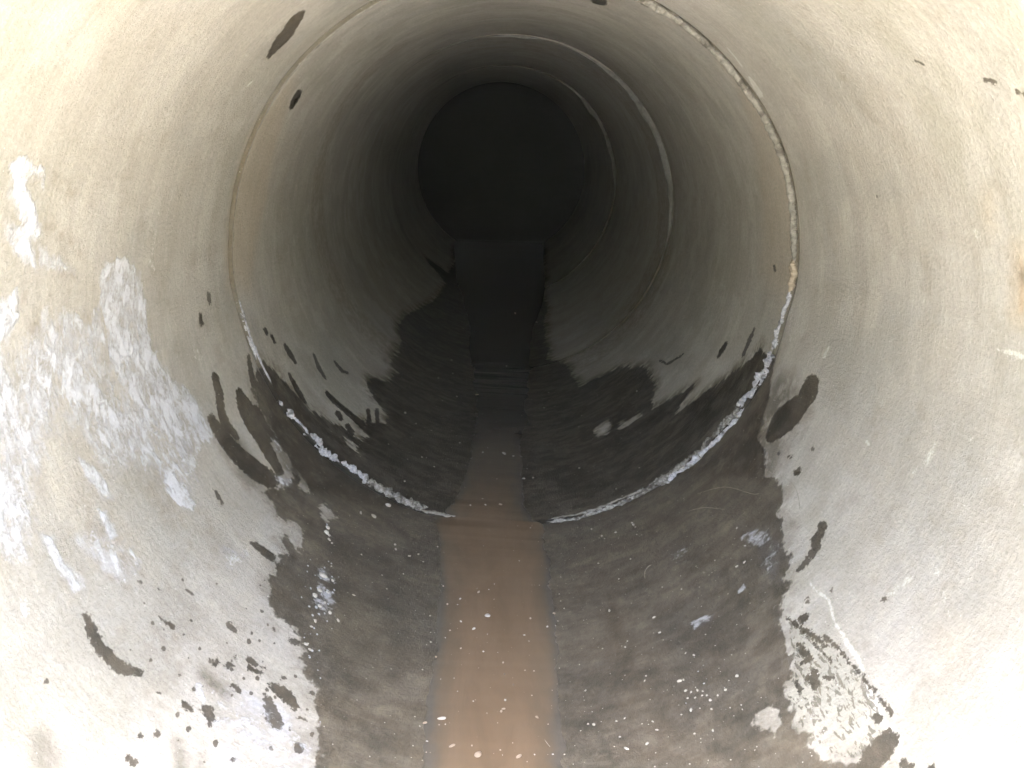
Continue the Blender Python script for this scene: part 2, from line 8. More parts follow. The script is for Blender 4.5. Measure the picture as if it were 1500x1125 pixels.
'crust':[[[[-2.046,1.481],[-2.059,1.501],[-2.048,1.552],[-2.04,1.593],[-2.015,1.615],[-1.974,1.633],[-2.007,1.601],[-2.014,1.56],[-1.995,1.558],[-1.963,1.603],[-1.926,1.628],[-1.893,1.664],[-1.883,1.636],[-1.894,1.608],[-1.859,1.638],[-1.818,1.651],[-1.866,1.568],[-1.906,1.524],[-1.933,1.518],[-1.924,1.57],[-1.964,1.533],[-1.985,1.51],[-2.015,1.501]],0.82,0.01],[[[-1.89,1.634],[-1.855,1.683],[-1.821,1.76],[-1.789,1.81],[-1.803,1.734],[-1.833,1.661]],0.5,0.01],[[[-1.767,1.935],[-1.793,1.977],[-1.799,2.025],[-1.77,2.097],[-1.719,2.157],[-1.648,2.19],[-1.571,2.199],[-1.512,2.204],[-1.449,2.252],[-1.38,2.306],[-1.303,2.374],[-1.24,2.39],[-1.158,2.383],[-1.187,2.289],[-1.155,2.156],[-1.223,2.127],[-1.29,2.094],[-1.373,2.033],[-1.439,2.005],[-1.496,1.969],[-1.563,1.948],[-1.631,1.951],[-1.702,1.93]],0.72,0.02],[[[-1.787,1.469],[-1.783,1.545],[-1.796,1.584],[-1.745,1.594],[-1.71,1.569],[-1.703,1.544],[-1.716,1.468]],0.8,0.01],[[[-1.684,1.424],[-1.673,1.553],[-1.682,1.623],[-1.707,1.669],[-1.723,1.725],[-1.708,1.83],[-1.662,1.927],[-1.592,1.968],[-1.57,1.925],[-1.488,1.965],[-1.382,2.062],[-1.276,2.128],[-1.155,2.156],[-1.083,2.071],[-1.123,1.99],[-1.17,1.99],[-1.241,1.972],[-1.287,1.914],[-1.322,1.794],[-1.431,1.74],[-1.526,1.697],[-1.512,1.608],[-1.429,1.553],[-1.366,1.525],[-1.319,1.44],[-1.3,1.42],[-1.331,1.379],[-1.496,1.37]],0.62,0.03],[[[-1.733,1.428],[-1.674,1.627],[-1.563,1.726],[-1.46,1.666],[-1.417,1.545],[-1.324,1.432],[-1.331,1.379],[-1.41,1.326]],0.55,0.03],[[[-1.207,2.0],[-1.186,2.058],[-1.141,2.082],[-1.085,2.075],[-1.082,2.043],[-1.127,1.997],[-1.168,1.986]],0.86,0.008],[[[-1.396,1.711],[-1.357,1.754],[-1.303,1.777],[-1.262,1.767],[-1.28,1.739],[-1.343,1.71]],0.8,0.01],[[[-1.321,1.499],[-1.296,1.524],[-1.237,1.526],[-1.173,1.546],[-1.16,1.532],[-1.175,1.496],[-1.216,1.491],[-1.266,1.492]],0.8,0.01],[[[-1.248,1.595],[-1.225,1.667],[-1.141,1.747],[-1.095,1.723],[-1.113,1.637],[-1.164,1.616]],0.5,0.02],[[[-1.271,1.697],[-1.248,1.724],[-1.185,1.72],[-1.196,1.686]],0.7,0.01],[[[-1.257,1.366],[-1.233,1.379],[-1.209,1.368],[-1.221,1.351]],0.6,0.01],[[[-0.957,2.035],[-0.889,2.134],[-0.851,2.07],[-0.89,1.947]],0.35,0.02],[[[-0.841,1.575],[-0.825,1.602],[-0.795,1.571],[-0.792,1.551],[-0.818,1.555]],0.82,0.005],[[[-0.802,1.6],[-0.784,1.605],[-0.784,1.59]],0.85,0.004],[[[-0.706,1.588],[-0.686,1.592],[-0.665,1.573],[-0.69,1.571]],0.82,0.005],[[[-0.764,1.53],[-0.742,1.544],[-0.738,1.525],[-0.755,1.516]],0.9,0.004],[[[-0.603,1.635],[-0.584,1.647],[-0.581,1.635],[-0.597,1.627]],0.82,0.004],[[[-0.579,1.593],[-0.558,1.588],[-0.57,1.581]],0.82,0.004],[[[-0.788,1.675],[-0.69,1.684],[-0.593,1.682],[-0.517,1.634],[-0.486,1.521],[-0.684,1.406],[-0.761,1.511]],0.42,0.04],[[[-0.678,2.275],[-0.628,2.348],[-0.575,2.178],[-0.591,2.075],[-0.639,2.121]],0.6,0.02],[[[0.78,2.323],[0.837,2.321],[0.856,2.275],[0.871,2.197],[0.862,2.146],[0.8,2.035],[0.781,2.094],[0.81,2.218],[0.779,2.281]],0.5,0.015],[[[0.689,2.116],[0.716,2.121],[0.72,2.091],[0.687,2.096]],0.85,0.005],[[[0.52,2.096],[0.569,2.092],[0.596,2.076],[0.581,2.054],[0.526,2.057]],0.65,0.006],[[[0.541,2.529],[0.616,2.453],[0.588,2.347],[0.526,2.405]],0.4,0.02],[[[-0.951,2.56],[-0.865,2.655],[-0.866,2.586],[-0.914,2.536]],0.55,0.01],[[[-1.107,2.802],[-0.999,2.773],[-0.888,2.673],[-0.933,2.651],[-1.03,2.705]],0.4,0.01]],
'spatter':[[[[-1.054,1.785],[-0.946,1.874],[-0.779,2.084],[-0.613,1.912],[-0.549,1.815],[-0.475,1.526],[-0.684,1.406],[-0.862,1.445],[-1.011,1.56]],0.5,0.05],[[[-0.671,1.626],[-0.528,1.724],[-0.475,1.526],[-0.629,1.442]],0.9,0.04],[[[0.796,1.968],[0.872,1.845],[0.871,1.67],[0.738,1.752]],0.25,0.02]],
'scrub':[[[[0.773,1.87],[0.803,1.801],[0.832,1.699],[0.856,1.558],[0.854,1.426],[0.822,1.404],[0.77,1.382],[0.705,1.438],[0.67,1.499],[0.67,1.587],[0.683,1.669],[0.722,1.699],[0.743,1.775]],1,0.012]],
'damp':[[[[-1.151,3.002],[-1.001,2.985],[-0.75,3.039],[-0.561,3.096],[-0.394,2.969],[-0.897,2.6],[-1.076,2.805]],0.8,0.03],[[[0.712,2.926],[1.069,2.866],[1.254,2.829],[1.257,2.655],[1.095,2.53],[0.97,2.44],[0.835,2.681]],0.85,0.04],[[[-1.156,2.54],[-0.938,2.527],[-0.94,2.367],[-1.033,2.351],[-1.154,2.364]],0.6,0.03],[[[-0.832,1.606],[-0.801,1.592],[-0.767,1.594],[-0.757,1.597],[-0.75,1.608],[-0.751,1.622],[-0.758,1.629],[-0.789,1.645],[-0.824,1.642],[-0.835,1.638],[-0.841,1.625],[-0.84,1.613]],0.8,0.02],[[[-0.816,1.41],[-0.799,1.385],[-0.776,1.358],[-0.769,1.354],[-0.76,1.357],[-0.755,1.367],[-0.757,1.376],[-0.776,1.411],[-0.801,1.43],[-0.808,1.433],[-0.816,1.428],[-0.819,1.418]],0.7,0.02],[[[-0.755,1.425],[-0.745,1.385],[-0.74,1.379],[-0.733,1.379],[-0.727,1.386],[-0.726,1.395],[-0.735,1.436],[-0.74,1.442],[-0.748,1.442],[-0.754,1.435]],0.6,0.02],[[[-1.05,1.19],[-1.024,1.169],[-0.991,1.133],[-0.971,1.126],[-0.95,1.136],[-0.939,1.158],[-0.945,1.179],[-0.985,1.219],[-1.024,1.235],[-1.041,1.236],[-1.056,1.223],[-1.06,1.204]],0.6,0.02],[[[0.918,2.234],[0.903,2.235],[0.884,2.22],[0.88,2.184],[0.891,2.149],[0.913,2.135],[0.927,2.134],[0.946,2.147],[0.951,2.181],[0.94,2.218]],0.6,0.02],[[[1.074,2.033],[1.116,1.999],[1.124,1.997],[1.13,2.006],[1.129,2.02],[1.122,2.032],[1.081,2.068],[1.072,2.069],[1.066,2.059],[1.067,2.045]],0.3,0.02],[[[1.798,1.647],[1.792,1.64],[1.788,1.626],[1.793,1.608],[1.804,1.597],[1.814,1.599],[1.82,1.605],[1.824,1.618],[1.819,1.636],[1.808,1.648]],0.3,0.02],[[[1.215,2.518],[1.069,2.58],[0.934,2.565],[0.909,2.525],[0.91,2.457],[0.934,2.403],[0.969,2.389],[1.088,2.432],[1.22,2.444],[1.232,2.451],[1.236,2.475],[1.229,2.503]],0.35,0.02],[[[-0.666,2.419],[-0.59,2.09],[-0.513,1.833],[-0.494,1.808],[-0.466,1.812],[-0.446,1.843],[-0.444,1.885],[-0.513,2.158],[-0.578,2.51],[-0.603,2.554],[-0.639,2.543],[-0.665,2.485]],0.4,0.02],[[[0.282,2.387],[0.277,2.159],[0.273,1.983],[0.281,1.953],[0.299,1.939],[0.318,1.948],[0.328,1.976],[0.335,2.153],[0.327,2.385],[0.32,2.414],[0.304,2.427],[0.288,2.416]],0.6,0.02],[[[-1.232,1.656],[-1.211,1.661],[-1.203,1.667],[-1.198,1.68],[-1.2,1.691],[-1.208,1.694],[-1.229,1.69],[-1.237,1.683],[-1.242,1.67],[-1.239,1.659]],0.3,0.02]],
'tan':[[[[1.964,1.703],[1.904,1.716],[1.897,1.712],[1.896,1.7],[1.901,1.686],[1.909,1.68],[1.969,1.661],[1.977,1.665],[1.979,1.678],[1.974,1.694]],0.5,0.035],[[[1.855,1.628],[1.723,1.642],[1.71,1.63],[1.71,1.603],[1.723,1.579],[1.741,1.57],[1.865,1.573],[1.875,1.579],[1.877,1.598],[1.869,1.618]],0.78,0.035],[[[1.01,1.488],[1.002,1.462],[1.003,1.428],[1.023,1.402],[1.05,1.398],[1.069,1.417],[1.078,1.44],[1.079,1.474],[1.059,1.504],[1.03,1.51]],0.25,0.035],[[[0.369,3.62],[0.781,3.175],[0.783,3.173],[0.785,3.176],[0.785,3.181],[0.784,3.186],[0.37,3.637],[0.368,3.636],[0.366,3.63],[0.367,3.624]],0.01,0.035],[[[-1.556,2.869],[-1.839,2.884],[-2.082,2.838],[-2.211,2.906],[-2.323,2.918],[-2.132,3.202],[-1.824,3.33],[-1.674,3.232],[-1.488,3.085]],0.55,0.04],[[[2.382,2.889],[1.982,2.866],[1.594,2.893],[1.481,2.958],[1.521,3.311],[1.91,3.239]],0.4,0.05]],
'pale':[[[[0.874,1.939],[0.872,1.903],[0.879,1.867],[0.888,1.832],[0.876,1.791],[0.867,1.749],[0.865,1.713],[0.86,1.666],[0.86,1.622],[0.86,1.575],[0.861,1.571],[0.864,1.568],[0.868,1.568],[0.869,1.572],[0.879,1.617],[0.877,1.663],[0.878,1.709],[0.878,1.744],[0.885,1.784],[0.899,1.829],[0.889,1.87],[0.883,1.903],[0.88,1.937],[0.879,1.94],[0.877,1.942],[0.875,1.941]],0.8,0.004],[[[0.84,1.545],[0.837,1.5],[0.834,1.449],[0.836,1.441],[0.842,1.436],[0.849,1.438],[0.852,1.444],[0.858,1.495],[0.855,1.542],[0.853,1.549],[0.847,1.553],[0.842,1.551]],0.85,0.004],[[[0.829,1.429],[0.833,1.394],[0.845,1.372],[0.82,1.345],[0.822,1.295],[0.824,1.29],[0.829,1.287],[0.833,1.289],[0.835,1.294],[0.831,1.34],[0.858,1.364],[0.858,1.399],[0.846,1.432],[0.842,1.439],[0.835,1.441],[0.83,1.437]],0.85,0.004],[[[0.999,1.683],[1.04,1.661],[1.084,1.65],[1.091,1.652],[1.094,1.661],[1.091,1.671],[1.084,1.677],[1.04,1.688],[0.999,1.692],[0.997,1.691],[0.996,1.688],[0.996,1.685]],0.55,0.004],[[[1.147,1.64],[1.132,1.615],[1.126,1.599],[1.125,1.593],[1.127,1.587],[1.132,1.585],[1.136,1.587],[1.147,1.602],[1.152,1.635],[1.152,1.638],[1.151,1.641],[1.148,1.642]],0.55,0.004],[[[1.064,1.625],[1.048,1.592],[1.047,1.589],[1.049,1.586],[1.051,1.585],[1.053,1.586],[1.069,1.619],[1.07,1.623],[1.068,1.625],[1.066,1.627]],0.6,0.004],[[[1.119,1.562],[1.103,1.536],[1.103,1.533],[1.104,1.53],[1.106,1.529],[1.108,1.53],[1.124,1.556],[1.124,1.559],[1.123,1.562],[1.121,1.563]],0.55,0.004],[[[1.095,1.513],[1.086,1.496],[1.085,1.493],[1.086,1.491],[1.089,1.49],[1.091,1.491],[1.101,1.508],[1.101,1.51],[1.1,1.513],[1.097,1.514]],0.55,0.004],[[[1.314,1.813],[1.333,1.808],[1.372,1.813],[1.375,1.815],[1.376,1.821],[1.374,1.827],[1.37,1.83],[1.328,1.841],[1.31,1.834],[1.306,1.831],[1.305,1.823],[1.309,1.816]],0.6,0.004],[[[1.277,1.843],[1.307,1.817],[1.314,1.815],[1.318,1.821],[1.318,1.832],[1.313,1.84],[1.282,1.866],[1.275,1.868],[1.271,1.862],[1.272,1.851]],0.45,0.004],[[[1.637,1.68],[1.639,1.633],[1.641,1.594],[1.644,1.586],[1.649,1.581],[1.654,1.583],[1.656,1.589],[1.654,1.629],[1.644,1.679],[1.642,1.682],[1.64,1.684],[1.638,1.683]],0.8,0.004],[[[1.417,1.75],[1.422,1.695],[1.424,1.69],[1.428,1.687],[1.431,1.688],[1.432,1.693],[1.427,1.748],[1.425,1.753],[1.422,1.756],[1.418,1.755]],0.5,0.004],[[[1.532,1.732],[1.533,1.705],[1.534,1.701],[1.536,1.699],[1.539,1.699],[1.539,1.702],[1.539,1.729],[1.538,1.733],[1.535,1.735],[1.533,1.735]],0.5,0.004],[[[1.385,2.526],[1.421,2.517],[1.424,2.518],[1.425,2.524],[1.423,2.532],[1.419,2.536],[1.383,2.555],[1.378,2.553],[1.377,2.543],[1.38,2.532]],0.85,0.004],[[[1.255,2.112],[1.253,2.092],[1.254,2.085],[1.257,2.081],[1.261,2.08],[1.263,2.085],[1.265,2.104],[1.264,2.111],[1.261,2.116],[1.258,2.116]],0.9,0.004],[[[1.566,1.891],[1.563,1.892],[1.56,1.897],[1.56,1.903],[1.562,1.906],[1.566,1.905],[1.568,1.9],[1.568,1.894]],0.6,0.004],[[[1.582,2.118],[1.576,2.121],[1.572,2.131],[1.571,2.142],[1.575,2.148],[1.581,2.145],[1.586,2.135],[1.586,2.123]],0.4,0.004],[[[1.879,1.769],[1.862,1.757],[1.86,1.75],[1.862,1.739],[1.867,1.732],[1.873,1.731],[1.889,1.742],[1.892,1.749],[1.891,1.76],[1.885,1.768]],0.55,0.004],[[[2.3,2.809],[2.263,2.831],[2.225,2.838],[2.22,2.828],[2.221,2.805],[2.226,2.782],[2.234,2.773],[2.27,2.774],[2.303,2.776],[2.306,2.78],[2.306,2.791],[2.304,2.803]],0.9,0.004],[[[2.421,2.772],[2.341,2.793],[2.339,2.789],[2.339,2.78],[2.341,2.772],[2.344,2.768],[2.423,2.747],[2.425,2.749],[2.425,2.758],[2.423,2.768]],0.7,0.004],[[[-1.445,2.449],[-1.404,2.456],[-1.392,2.47],[-1.385,2.497],[-1.387,2.521],[-1.397,2.528],[-1.441,2.5],[-1.45,2.489],[-1.455,2.469],[-1.453,2.453]],0.45,0.004],[[[-1.754,2.197],[-1.719,2.241],[-1.714,2.252],[-1.712,2.266],[-1.715,2.276],[-1.721,2.274],[-1.756,2.237],[-1.763,2.222],[-1.765,2.204],[-1.761,2.194]],0.5,0.004],[[[-1.901,2.244],[-1.828,2.234],[-1.746,2.218],[-1.742,2.221],[-1.738,2.23],[-1.737,2.241],[-1.74,2.246],[-1.823,2.258],[-1.898,2.259],[-1.901,2.257],[-1.903,2.251],[-1.903,2.246]],0.45,0.004],[[[-1.914,2.306],[-1.828,2.303],[-1.825,2.305],[-1.823,2.312],[-1.822,2.32],[-1.824,2.323],[-1.911,2.328],[-1.914,2.324],[-1.917,2.316],[-1.917,2.309]],0.4,0.004],[[[-2.346,2.287],[-2.334,2.37],[-2.333,2.385],[-2.337,2.391],[-2.341,2.384],[-2.345,2.37],[-2.353,2.286],[-2.353,2.278],[-2.351,2.274],[-2.348,2.278]],0.5,0.004],[[[-2.265,2.044],[-2.261,2.115],[-2.261,2.119],[-2.263,2.12],[-2.265,2.117],[-2.266,2.111],[-2.272,2.039],[-2.271,2.033],[-2.269,2.032],[-2.266,2.036]],0.5,0.004],[[[-2.246,2.568],[-2.267,2.584],[-2.269,2.582],[-2.27,2.576],[-2.271,2.569],[-2.27,2.565],[-2.249,2.55],[-2.247,2.551],[-2.246,2.557],[-2.245,2.564]],0.9,0.004],[[[-1.311,2.565],[-1.313,2.595],[-1.315,2.6],[-1.319,2.599],[-1.322,2.592],[-1.323,2.584],[-1.32,2.554],[-1.318,2.549],[-1.315,2.55],[-1.312,2.556]],1,0.004],[[[-2.29,2.913],[-2.32,3.025],[-2.313,3.199],[-2.3,3.355],[-2.3,3.369],[-2.303,3.374],[-2.306,3.367],[-2.308,3.352],[-2.321,3.191],[-2.327,3.003],[-2.296,2.887],[-2.294,2.886],[-2.291,2.892],[-2.289,2.904]],0.4,0.004],[[[-1.868,3.251],[-1.854,3.696],[-1.765,4.172],[-1.763,4.187],[-1.764,4.198],[-1.767,4.198],[-1.771,4.187],[-1.863,3.694],[-1.874,3.244],[-1.873,3.238],[-1.871,3.238],[-1.869,3.243]],0.45,0.004],[[[-1.788,3.252],[-1.759,3.603],[-1.759,3.613],[-1.761,3.616],[-1.764,3.609],[-1.766,3.598],[-1.794,3.247],[-1.794,3.239],[-1.792,3.238],[-1.789,3.243]],0.4,0.004],[[[-1.745,3.571],[-1.688,3.608],[-1.685,3.614],[-1.683,3.625],[-1.684,3.634],[-1.686,3.637],[-1.743,3.599],[-1.746,3.593],[-1.747,3.582],[-1.747,3.573]],0.4,0.004],[[[-1.748,3.249],[-1.722,3.594],[-1.722,3.603],[-1.725,3.605],[-1.728,3.599],[-1.729,3.588],[-1.755,3.244],[-1.755,3.236],[-1.753,3.235],[-1.75,3.24]],0.4,0.004],[[[-1.683,3.141],[-1.639,3.579],[-1.639,3.589],[-1.641,3.592],[-1.644,3.587],[-1.646,3.576],[-1.69,3.138],[-1.69,3.13],[-1.688,3.128],[-1.685,3.133]],0.4,0.004],[[[-2.003,3.024],[-1.986,3.471],[-1.986,3.479],[-1.989,3.48],[-1.992,3.472],[-1.993,3.461],[-2.01,3.016],[-2.009,3.01],[-2.007,3.009],[-2.005,3.015]],0.35,0.004],[[[-1.651,3.186],[-1.604,3.598],[-1.604,3.607],[-1.607,3.611],[-1.61,3.606],[-1.612,3.596],[-1.657,3.184],[-1.657,3.177],[-1.655,3.174],[-1.653,3.178]],0.35,0.004],[[[-2.618,5.891],[-2.671,5.885],[-2.676,5.861],[-2.68,5.808],[-2.679,5.757],[-2.675,5.739],[-2.623,5.746],[-2.617,5.766],[-2.614,5.816],[-2.614,5.868]],0.4,0.004],[[[2.619,4.081],[2.534,4.021],[2.532,4.01],[2.533,3.988],[2.536,3.969],[2.54,3.964],[2.624,4.019],[2.626,4.029],[2.626,4.051],[2.623,4.073]],0.4,0.004],[[[1.472,2.945],[1.349,2.866],[1.345,2.854],[1.347,2.835],[1.353,2.821],[1.361,2.819],[1.482,2.892],[1.487,2.903],[1.486,2.923],[1.48,2.94]],0.4,0.004],[[[1.502,2.86],[1.509,2.607],[1.442,2.512],[1.295,2.538],[1.188,2.742],[1.342,2.889]],0.28,0.03],[[[-1.36,1.92],[-1.328,1.953],[-1.201,1.97],[-1.162,1.965],[-1.173,1.934],[-1.261,1.929]],0.22,0.01]],
'smudge':[[[[-2.041,1.591],[-2.015,1.637],[-1.992,1.674],[-1.97,1.722],[-1.967,1.734],[-1.968,1.743],[-1.973,1.744],[-1.979,1.736],[-2.0,1.69],[-2.021,1.65],[-2.046,1.6],[-2.048,1.594],[-2.047,1.589],[-2.044,1.588]],0.4,0.015],[[[-1.992,1.689],[-1.969,1.726],[-1.965,1.738],[-1.965,1.748],[-1.97,1.751],[-1.976,1.745],[-1.998,1.703],[-2.001,1.694],[-2.0,1.687],[-1.996,1.684]],0.5,0.015],[[[-1.918,1.641],[-1.892,1.688],[-1.864,1.754],[-1.822,1.844],[-1.819,1.854],[-1.82,1.862],[-1.825,1.864],[-1.83,1.858],[-1.876,1.771],[-1.906,1.706],[-1.929,1.657],[-1.933,1.644],[-1.931,1.635],[-1.925,1.633]],0.5,0.015],[[[-1.832,1.671],[-1.804,1.729],[-1.778,1.798],[-1.776,1.807],[-1.779,1.814],[-1.783,1.813],[-1.788,1.806],[-1.814,1.737],[-1.838,1.677],[-1.84,1.671],[-1.838,1.666],[-1.835,1.666]],0.5,0.015],[[[-1.991,1.964],[-1.986,1.963],[-1.985,1.953],[-1.988,1.941],[-1.993,1.934],[-1.998,1.935],[-1.999,1.944],[-1.996,1.956]],0.3,0.015],[[[1.825,1.622],[1.806,1.613],[1.796,1.596],[1.795,1.582],[1.801,1.568],[1.811,1.561],[1.819,1.566],[1.825,1.583],[1.834,1.606],[1.836,1.612],[1.834,1.619],[1.829,1.623]],0.9,0.015],[[[-1.784,1.612],[-1.762,1.589],[-1.76,1.589],[-1.757,1.591],[-1.756,1.595],[-1.757,1.598],[-1.78,1.621],[-1.782,1.622],[-1.784,1.619],[-1.785,1.615]],0.4,0.015],[[[-1.717,1.666],[-1.701,1.613],[-1.699,1.612],[-1.697,1.613],[-1.695,1.616],[-1.695,1.62],[-1.711,1.673],[-1.712,1.675],[-1.715,1.674],[-1.717,1.67]],0.4,0.015],[[[-1.052,1.925],[-0.988,1.567],[-0.942,1.486],[-0.919,1.461],[-0.884,1.467],[-0.858,1.502],[-0.855,1.548],[-0.864,1.647],[-0.942,2.023],[-0.969,2.07],[-1.014,2.059],[-1.049,1.996]],0.18,0.015],[[[-1.305,1.61],[-1.168,1.6],[-1.091,1.628],[-1.067,1.646],[-1.055,1.68],[-1.061,1.713],[-1.083,1.723],[-1.145,1.718],[-1.282,1.732],[-1.314,1.712],[-1.333,1.667],[-1.329,1.626]],0.3,0.015],[[[-1.255,1.91],[-1.117,1.891],[-1.089,1.905],[-1.069,1.946],[-1.069,1.992],[-1.09,2.016],[-1.24,2.007],[-1.262,1.99],[-1.275,1.954],[-1.272,1.922]],0.25,0.015],[[[-1.656,1.772],[-1.644,1.898],[-1.646,1.92],[-1.658,1.926],[-1.671,1.911],[-1.679,1.886],[-1.695,1.759],[-1.692,1.737],[-1.68,1.732],[-1.665,1.746]],0.3,0.015],[[[-2.654,4.184],[3.05,6.002],[3.033,5.899],[3.03,5.682],[3.042,5.489],[3.062,5.418],[-2.684,3.948],[-2.671,3.93],[-2.657,3.988],[-2.65,4.091]],0.3,0.015]],
'speck':[[[[-0.721,2.29],[-0.671,2.333],[-0.63,2.403],[-0.585,2.286],[-0.556,2.121],[-0.575,2.021],[-0.574,1.854],[-0.622,1.905],[-0.647,2.043],[-0.696,2.138]],0.8,0.02],[[[-0.616,1.88],[-0.563,1.92],[-0.484,1.607],[-0.508,1.594],[-0.572,1.747]],0.4,0.02],[[[-0.708,2.536],[-0.681,2.569],[-0.664,2.491],[-0.683,2.468]],0.9,0.005],[[[0.471,1.966],[0.566,1.855],[0.542,1.775],[0.43,1.79]],0.5,0.03]]}
